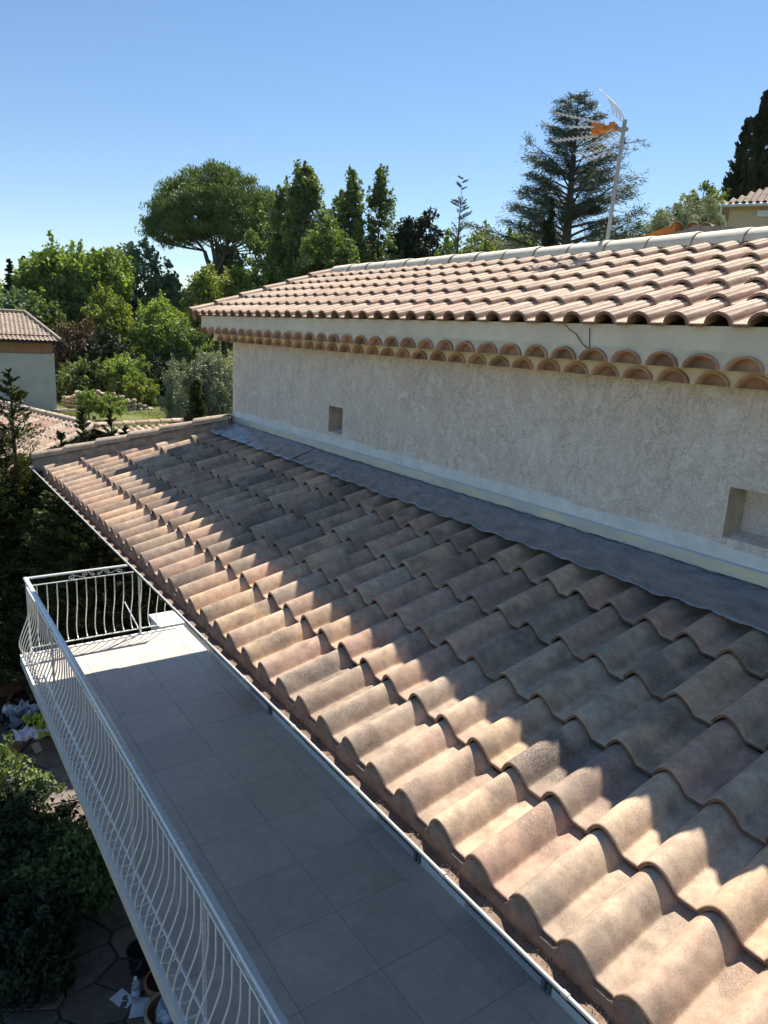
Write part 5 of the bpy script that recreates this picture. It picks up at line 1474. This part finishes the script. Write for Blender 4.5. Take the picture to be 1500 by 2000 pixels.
for r in range(11):
    for c in range(36):
        a = -.10+c*.225; s_ = r*.33
        if a < -.15+1.08*s_/3.5: continue
        o0 = pc(a, -.40, zt_+.05)+ysl*s_; b_ = len(Vs); Vs += list(o0+bv2[:, :1]*cxv+bv2[:, 1:2]*ysl+bv2[:, 2:3]*zsl); Fs += [tuple(i+b_ for i in f) for f in bf]; Ms += bmi
o = mesh_np('roof_tiles', Vs, Fs, [M_far, M_edge], cro, mi=Ms); tag(o, kind='stuff')
q = MB(); q.tube([pc(-.2, -.42, zt_-.02), pc(8, -.42, zt_-.02)], .055, 8); q.build('gutter', M_white, ch)
q = MB(); q.tube([pc(-.14, -.40, zt_-.06), pc(-.14, -.3, zt_-.3), pc(.06, -.06, zt_-.55), pc(.06, -.06, -.3)], .04, 7); q.build('downpipe', M_white, ch)

# --- nearer roof end with an orange underlay and three canal tiles, just over the ridge
oc = at(1325, 452, 13.0); orr = empty('roof_end', (oc[0], oc[1], -5.5)); tag(orr, 'roof end with bright orange sheeting and three canal tiles showing just over the ridge', 'roof')
O = np.array(orr.location); k2 = PXM(13.0); ox = unit(np.array([CR[0], CR[1], 0])); od = np.array([-ox[1], ox[0], 0])
gpn = lambda px, py, d=13.0: at(px, py, d)-O
M_or = mat_simple('orange_sheet', (.66, .22, .045), .7, .12, 6)
q = MB(); A0, A1, A2, A3 = gpn(1258, 460), gpn(1318, 437), gpn(1322, 470), gpn(1258, 480)
q.add([A0, A3, A2, A1, A0+od*2, A1+od*2, A3+od*2, A2+od*2], [(0,1,2,3), (3,5,4,0), (3,2,7,5)]); q.build('orange_sheet', M_or, orr)
me_c = barrel_mesh('canal_tile', [M_far2, M_edge], .5, .105, .085, .014, n=9)
for px, py, a in ((1322, 446, .25), (1352, 447, .5), (1377, 448, .6)):
    o = bpy.data.objects.new('canal_tile', me_c); link(o, orr); Yv = Vector(unit(ox*math.sin(a)*.9+od*math.cos(a)+np.array([0, 0, .1]))); Xv = Yv.cross(Vector((0, 0, 1))).normalized()
    frame(o, Xv, Yv, Xv.cross(Yv), Vector(gpn(px, py)))
q = MB(); q.obox(gpn(1345, 500), ox*.42, od*1.2+ox*.0, np.array([0, 0, .27])); q.obox(gpn(1340, 492)+od*.6-np.array([0, 0, 2]), ox*.35, od*.5, np.array([0, 0, 2])); q.build('roof_edge', M_rmortar, orr)

# ================================================================== NEAR PLANTS
# tall conifer hedge beyond the far end of the balcony
hp_ = lambda t: (1-t)**.45
HG = [(18, 722, 14.6, 1.1, 'tall hedge conifer standing at the left edge of the photo'), (160, 796, 13.2, .72, 'slim shooted hedge conifer, left of the middle pair by the old roof'), (216, 800, 13.8, .72, 'slim shooted hedge conifer, right of the middle pair by the old roof'), (118, 846, 14.4, .85, 'short hedge conifer between the tall one and the slim shoots'), (243, 832, 14.6, .6, 'rightmost small hedge conifer by the hip of the lower roof'),
      (60, 900, 15.0, 1.25, 'broad dark hedge conifer below the tall one'), (-40, 860, 14.8, 1.3, 'hedge conifer cut by the left edge'), (140, 960, 13.6, 1.1, 'broad dark hedge conifer behind the gutter end'), (215, 1010, 13.3, 1.0, 'dark hedge conifer behind the far railing'), (300, 1060, 13.0, .9, 'dark hedge conifer behind the right part of the far railing')]
for i, (px, py, d, r_, lb) in enumerate(HG):
    b, t = place(px, py, d); b = (b[0], b[1], -5.5)
    spr = i < 5
    prof = (lambda t: .20+.9*(1-t)**.9 if t < .72 else .45*((1-t)/.28)**1.0+.02) if spr else hp_
    spire_tree('hedge_conifer', lb, 'conifer', b, t, r_*1.12, L_hedge, 400+i, n=340 if spr else 520, per=88 if spr else 80, leaf=.038 if spr else .048, group='conifer hedge at the end of the balcony', prof=prof, up=.6, aspect=.26, low=.05, gap=.12, jit=.55)
# laurel-like shrubs beside the balcony, lower left
SH = [((-9.6, -1.9), 1.0, .75, L_bright, 'low leafy green shrub in front of the rubble heap'), ((-7.9, -1.25), 1.9, 1.05, L_mid, 'dark leafy shrub beside the balcony, lower left'), ((-7.8, -2.3), 2.0, 1.0, L_mid, 'large dark shrub at the left edge above the paving'),
      ((-5.9, -.75), .95, .50, L_dark, 'small dark shrub around the foot of the bamboo canes'), ((-6.75, -.02), 1.15, .6, L_mid, 'leafy dark shrub growing out from under the balcony slab'), ((-7.0, -.45), 1.2, .55, L_mid, 'shrub half under the balcony slab by the canes'),
      ((-7.35, -.75), 1.5, .75, L_dark, 'dark undergrown shrub close under the balcony edge'), ((-6.7, -2.75), .9, .6, L_dark, 'low dark shrub at the left end of the paving'), ((-8.9, -2.3), 1.7, .95, L_bright, 'sunlit bright green shrub at the left edge just below the rubble')]
for i, ((x, y), h_, r_, mt_, lb) in enumerate(SH):
    round_tree('shrub', lb, 'shrub', (x, y, -5.5), -5.5+h_, r_, mt_, 500+i, ncl=95, per=85, leaf=.045, crad=.24, low=.02, aspect=.42, shell=.35, group='shrubs beside the patio')
# dry canes standing in the shrubs
M_cane = mat_simple('cane', (.48, .38, .22), .7, .2, 20, rnd=True)
cb_ = at_z(168, 1640, -4.8); cn = empty('cane_bundle', (cb_[0], cb_[1], -5.5)); tag(cn, 'pale dry bamboo canes standing between the dark shrubs', 'canes', None)
for i in range(13):
    q = MB(); x = (i-6)*.035; q.tube([(x, random.uniform(-.05, .05), 0), (x+random.uniform(-.04, .04), 0, random.uniform(.6, 1.0))], .006, 5); q.build('cane', M_cane, cn)

# ================================================================== THINGS ON THE PATIO
G0 = ZG+.045
def gpt(px, py): return at_z(px, py, G0)
# black bucket
p = gpt(277, 1893); bk = empty('bucket', tuple(p)); tag(bk, 'black plastic bucket standing on the crazy paving', 'bucket')
q = MB(); q.lathe([(0, .004), (.112, .004), (.118, 0), (.128, .03), (.155, .265), (.163, .268), (.163, .285), (.150, .285), (.147, .262), (.120, .02), (0, .012)], n=26); q.build('body', M_black, bk)
q = MB(); q.tube([(-.158+.0*math.cos(a), -.02-.0, .27) if False else (.16*math.cos(a), .16*math.sin(a)*-.35-.05, .265-.17*math.sin(a)) for a in np.linspace(0, math.pi, 13)], .004, 5); q.build('handle', M_mast, bk)
# clear water bottle
M_pet = bpy.data.materials.new('clear_plastic'); M_pet.use_nodes = True; bb = M_pet.node_tree.nodes['Principled BSDF']
bb.inputs['Base Color'].default_value = (.85, .9, .95, 1); bb.inputs['Roughness'].default_value = .12; bb.inputs['Transmission Weight'].default_value = .75; bb.inputs['IOR'].default_value = 1.2
p = gpt(266, 1955); bo = empty('water_bottle', tuple(p)); tag(bo, 'clear plastic water bottle with a blue and white label beside the bucket', 'bottle')
q = MB(); q.lathe([(0, .004), (.040, .002), (.046, .012), (.046, .05), (.043, .055), (.046, .06), (.046, .105), (.0445, .108), (.0445, .175), (.046, .178), (.045, .21), (.034, .255), (.016, .285), (.0145, .305)], n=20); q.build('body', M_pet, bo)
q = MB(); q.lathe([(.0452, .110), (.0458, .112), (.0458, .172), (.0452, .174)], n=20); q.build('label', mat_simple('bottle_label', (.55, .62, .80), .4, .3, 30), bo)
q = MB(); q.lathe([(.0165, .292), (.0175, .294), (.0175, .312), (.015, .316), (0, .316)], n=14); q.build('cap', M_white, bo)
# sheets of paper
M_paper = mat_simple('paper', (.78, .78, .80), .8, .03, 5)
for j, (px, py, a, lb) in enumerate(((240, 1952, .4, 'white sheet of paper lying left of the water bottle'), (272, 1968, -.5, 'white sheet of paper tucked beside the terracotta pots'))):
    p = gpt(px, py); q = MB(); V = []
    for u in range(5):
        for v in range(4): V.append(((u/4-.5)*.24, (v/3-.5)*.17, .004+.012*math.sin(u*1.3+v)*(u/4)))
    q.add(V+[(x, y, z-.0012) for x, y, z in V], [(u*4+v, u*4+v+4, u*4+v+5, u*4+v+1) for u in range(4) for v in range(3)]+[(u*4+v+21, u*4+v+25, u*4+v+24, u*4+v+20) for u in range(4) for v in range(3)], 0, True)
    o = q.build('paper_sheet', M_paper); o.location = tuple(p); o.rotation_euler = (0, 0, a); tag(o, lb, 'paper')
# terracotta pots
M_terra = mat_simple('terracotta', (.30, .13, .075), .85, .2, 9, .3, 60)
M_stonepot = mat_simple('stone_pot', (.36, .30, .21), .9, .2, 12, .4, 60)
M_red = mat_simple('dark_red_glaze', (.085, .02, .015), .5, .2, 8)
M_soil = mat_simple('potting_soil', (.05, .035, .025), 1, .4, 30, 1, 80)
def pot(px, py, r, h, mo, mi_, lb, loc=None):
    p = gpt(px, py) if loc is None else loc; e = empty('plant_pot', tuple(p)); tag(e, lb, 'pot')
    q = MB(); q.lathe([(0, .002), (r*.66, 0), (r*.86, h*.55), (r*.93, h*.84), (r*1.04, h*.85), (r*1.05, h), (r*.90, h)], n=30); q.build('body', mo, e)
    q = MB(); q.lathe([(r*.899, h*.998), (r*.86, h*.75), (r*.80, h*.55), (0, h*.52)], n=30); q.build('inside', mi_, e); return e, p
pot(318, 1950, .185, .26, M_terra, M_red, 'terracotta pot, dark red inside, close under the balcony edge')
e, p = pot(330, 2012, .235, .28, M_stonepot, M_terra, 'pale rimmed pot with a crumpled plastic bag in it, at the bottom of the photo')
rg = np.random.default_rng(3)
bag = bmesh.new(); bmesh.ops.create_icosphere(bag, subdivisions=3, radius=1)
for v in bag.verts:
    f = .75+.5*abs(mnoise.noise(v.co*2.3))+.2*mnoise.noise(v.co*6); v.co = Vector((v.co.x*.17*f, v.co.y*.16*f, v.co.z*.10*f))
me = bpy.data.meshes.new('plastic_bag'); bag.to_mesh(me); bag.free()
M_bag = mat_simple('bag_plastic', (.30, .34, .40), .25, .5, 14, .3, 30, .6); me.materials.append(M_bag)
o = bpy.data.objects.new('plastic_bag', me); link(o); o.location = (p[0]+.02, p[1], p[2]+.27); tag(o, 'crumpled grey plastic bag stuffed in the pale rimmed pot', 'bag')
for v in me.polygons: v.use_smooth = False
# a dark work tool by the slab edge and fallen flowerpot-coloured stone
bag = bmesh.new(); bmesh.ops.create_icosphere(bag, subdivisions=2, radius=1)
for v in bag.verts: f = .7+.7*abs(mnoise.noise(v.co*1.9+Vector((5, 0, 0)))); v.co = Vector((v.co.x*.22*f, v.co.y*.13*f, v.co.z*.10*f))
me = bpy.data.meshes.new('loose_rock'); bag.to_mesh(me); bag.free(); me.materials.append(mat_simple('pinkish_rock', (.30, .20, .14), .95, .3, 6, .8, 30))
o = bpy.data.objects.new('loose_rock', me); link(o); p = gpt(118, 1868); o.location = tuple(p+np.array([0, 0, .05])); tag(o, 'pinkish rock lying on the paving by the shrubs', 'rock')
# rubble heap: crumpled sheets, broken tiles, behind the shrub at the left edge
p = at_z(52, 1408, -5.3); rb = empty('rubble_heap', (p[0], p[1], -5.5)); tag(rb, 'heap of crumpled white and grey sheeting and broken tiles left of the balcony', 'rubble')
rg = np.random.default_rng(8)
def crumple(name, mat, s, loc, seed, par):
    n = 9; V = []
    for i in range(n+1):
        for j in range(n+1):
            x, y = i/n-.5, j/n-.5; v = Vector((x*5, y*5, seed))
            V.append((x*s+.12*s*mnoise.noise(v*1.7), y*s*.8+.12*s*mnoise.noise(v*1.3+Vector((9, 0, 0))), .30*s*mnoise.noise(v*.9)+.12*s*mnoise.noise(v*2.6)))
    V2 = [(a, b_, c-.004) for a, b_, c in V]; m_ = (n+1)**2
    F = [(i*(n+1)+j, (i+1)*(n+1)+j, (i+1)*(n+1)+j+1, i*(n+1)+j+1) for i in range(n) for j in range(n)]
    F += [tuple(k_+m_ for k_ in f[::-1]) for f in F]
    o = mesh_np(name, V, F[:n*n], mat, par); o.location = loc; return o
cols = [M_paper, mat_simple('grey_sheet', (.22, .23, .25), .5, .3, 10), M_black, M_paper, mat_simple('yellow_sheet', (.55, .62, .08), .5, .2, 10), M_paper]
for i in range(11):
    crumple('crumpled_sheet', cols[i % 6], rg.uniform(.3, .6), (rg.uniform(-.6, .7), rg.uniform(-.35, .35), .14+rg.uniform(0, .25)), i*3.1, rb)
for i in range(26):
    q = MB(); q.box(-.09, .09, -.06, .06, -.012, .012); o = q.build('broken_tile', M_terra if i % 3 else M_far, rb); o.location = (rg.uniform(-1.3, 1.2), rg.uniform(-.8, .6), .04+rg.uniform(0, .12)); o.rotation_euler = tuple(rg.uniform(-.7, .7, 3))
lw = MB(); a = at_z(-20, 1372, -5.5); b_ = at_z(85, 1340, -5.5); lw.obox((a+b_)/2+np.array([0, 0, .12]), (b_-a)/2*1.2, np.array([.05, .08, 0]), np.array([0, 0, .14])); o = lw.build('garden_kerb', M_terra); tag(o, 'low reddish brick kerb behind the rubble heap', 'kerb')
# grass tufts at the edge of the paving
n = 5200; x = rg.uniform(-8.2, -3.2, n); y = rg.uniform(-4.3, -1.5, n); keep = (y < -2.35+.35*np.sin(x*2.3)-.25*(x+6)); x, y = x[keep], y[keep]; n = len(x)
hg = rg.uniform(.08, .28, n); a = rg.uniform(0, 2*np.pi, n); wd = rg.uniform(.004, .009, n); ln = rg.normal(0, .08, (n, 2)); z = np.full(n, -5.49)
V = np.stack([np.stack([x-np.cos(a)*wd, y-np.sin(a)*wd, z], -1), np.stack([x+np.cos(a)*wd, y+np.sin(a)*wd, z], -1), np.stack([x+ln[:, 0], y+ln[:, 1], z+hg], -1)], 1).reshape(-1, 3)
o = mesh_np('grass_tufts', V, np.arange(3*n).reshape(n, 3), L_mid, tint=np.repeat(rg.uniform(.2, .8, n), 3)); tag(o, 'long dark grass at the left edge of the paving', 'grass', kind='stuff')

# ================================================================== AIR
hz = MB(); hz.box(-4400, 4400, -4400, 4400, -7.5, 300)
mh = bpy.data.materials.new('air'); mh.use_nodes = True; mh.node_tree.nodes.clear()
pv_ = mh.node_tree.nodes.new('ShaderNodeVolumePrincipled'); ov = mh.node_tree.nodes.new('ShaderNodeOutputMaterial')
pv_.inputs['Color'].default_value = (.80, .90, 1, 1); pv_.inputs['Density'].default_value = .00005; pv_.inputs['Anisotropy'].default_value = .3
mh.node_tree.links.new(pv_.outputs[0], ov.inputs['Volume'])
hz = hz.build('haze', mh); tag(hz, kind='stuff')
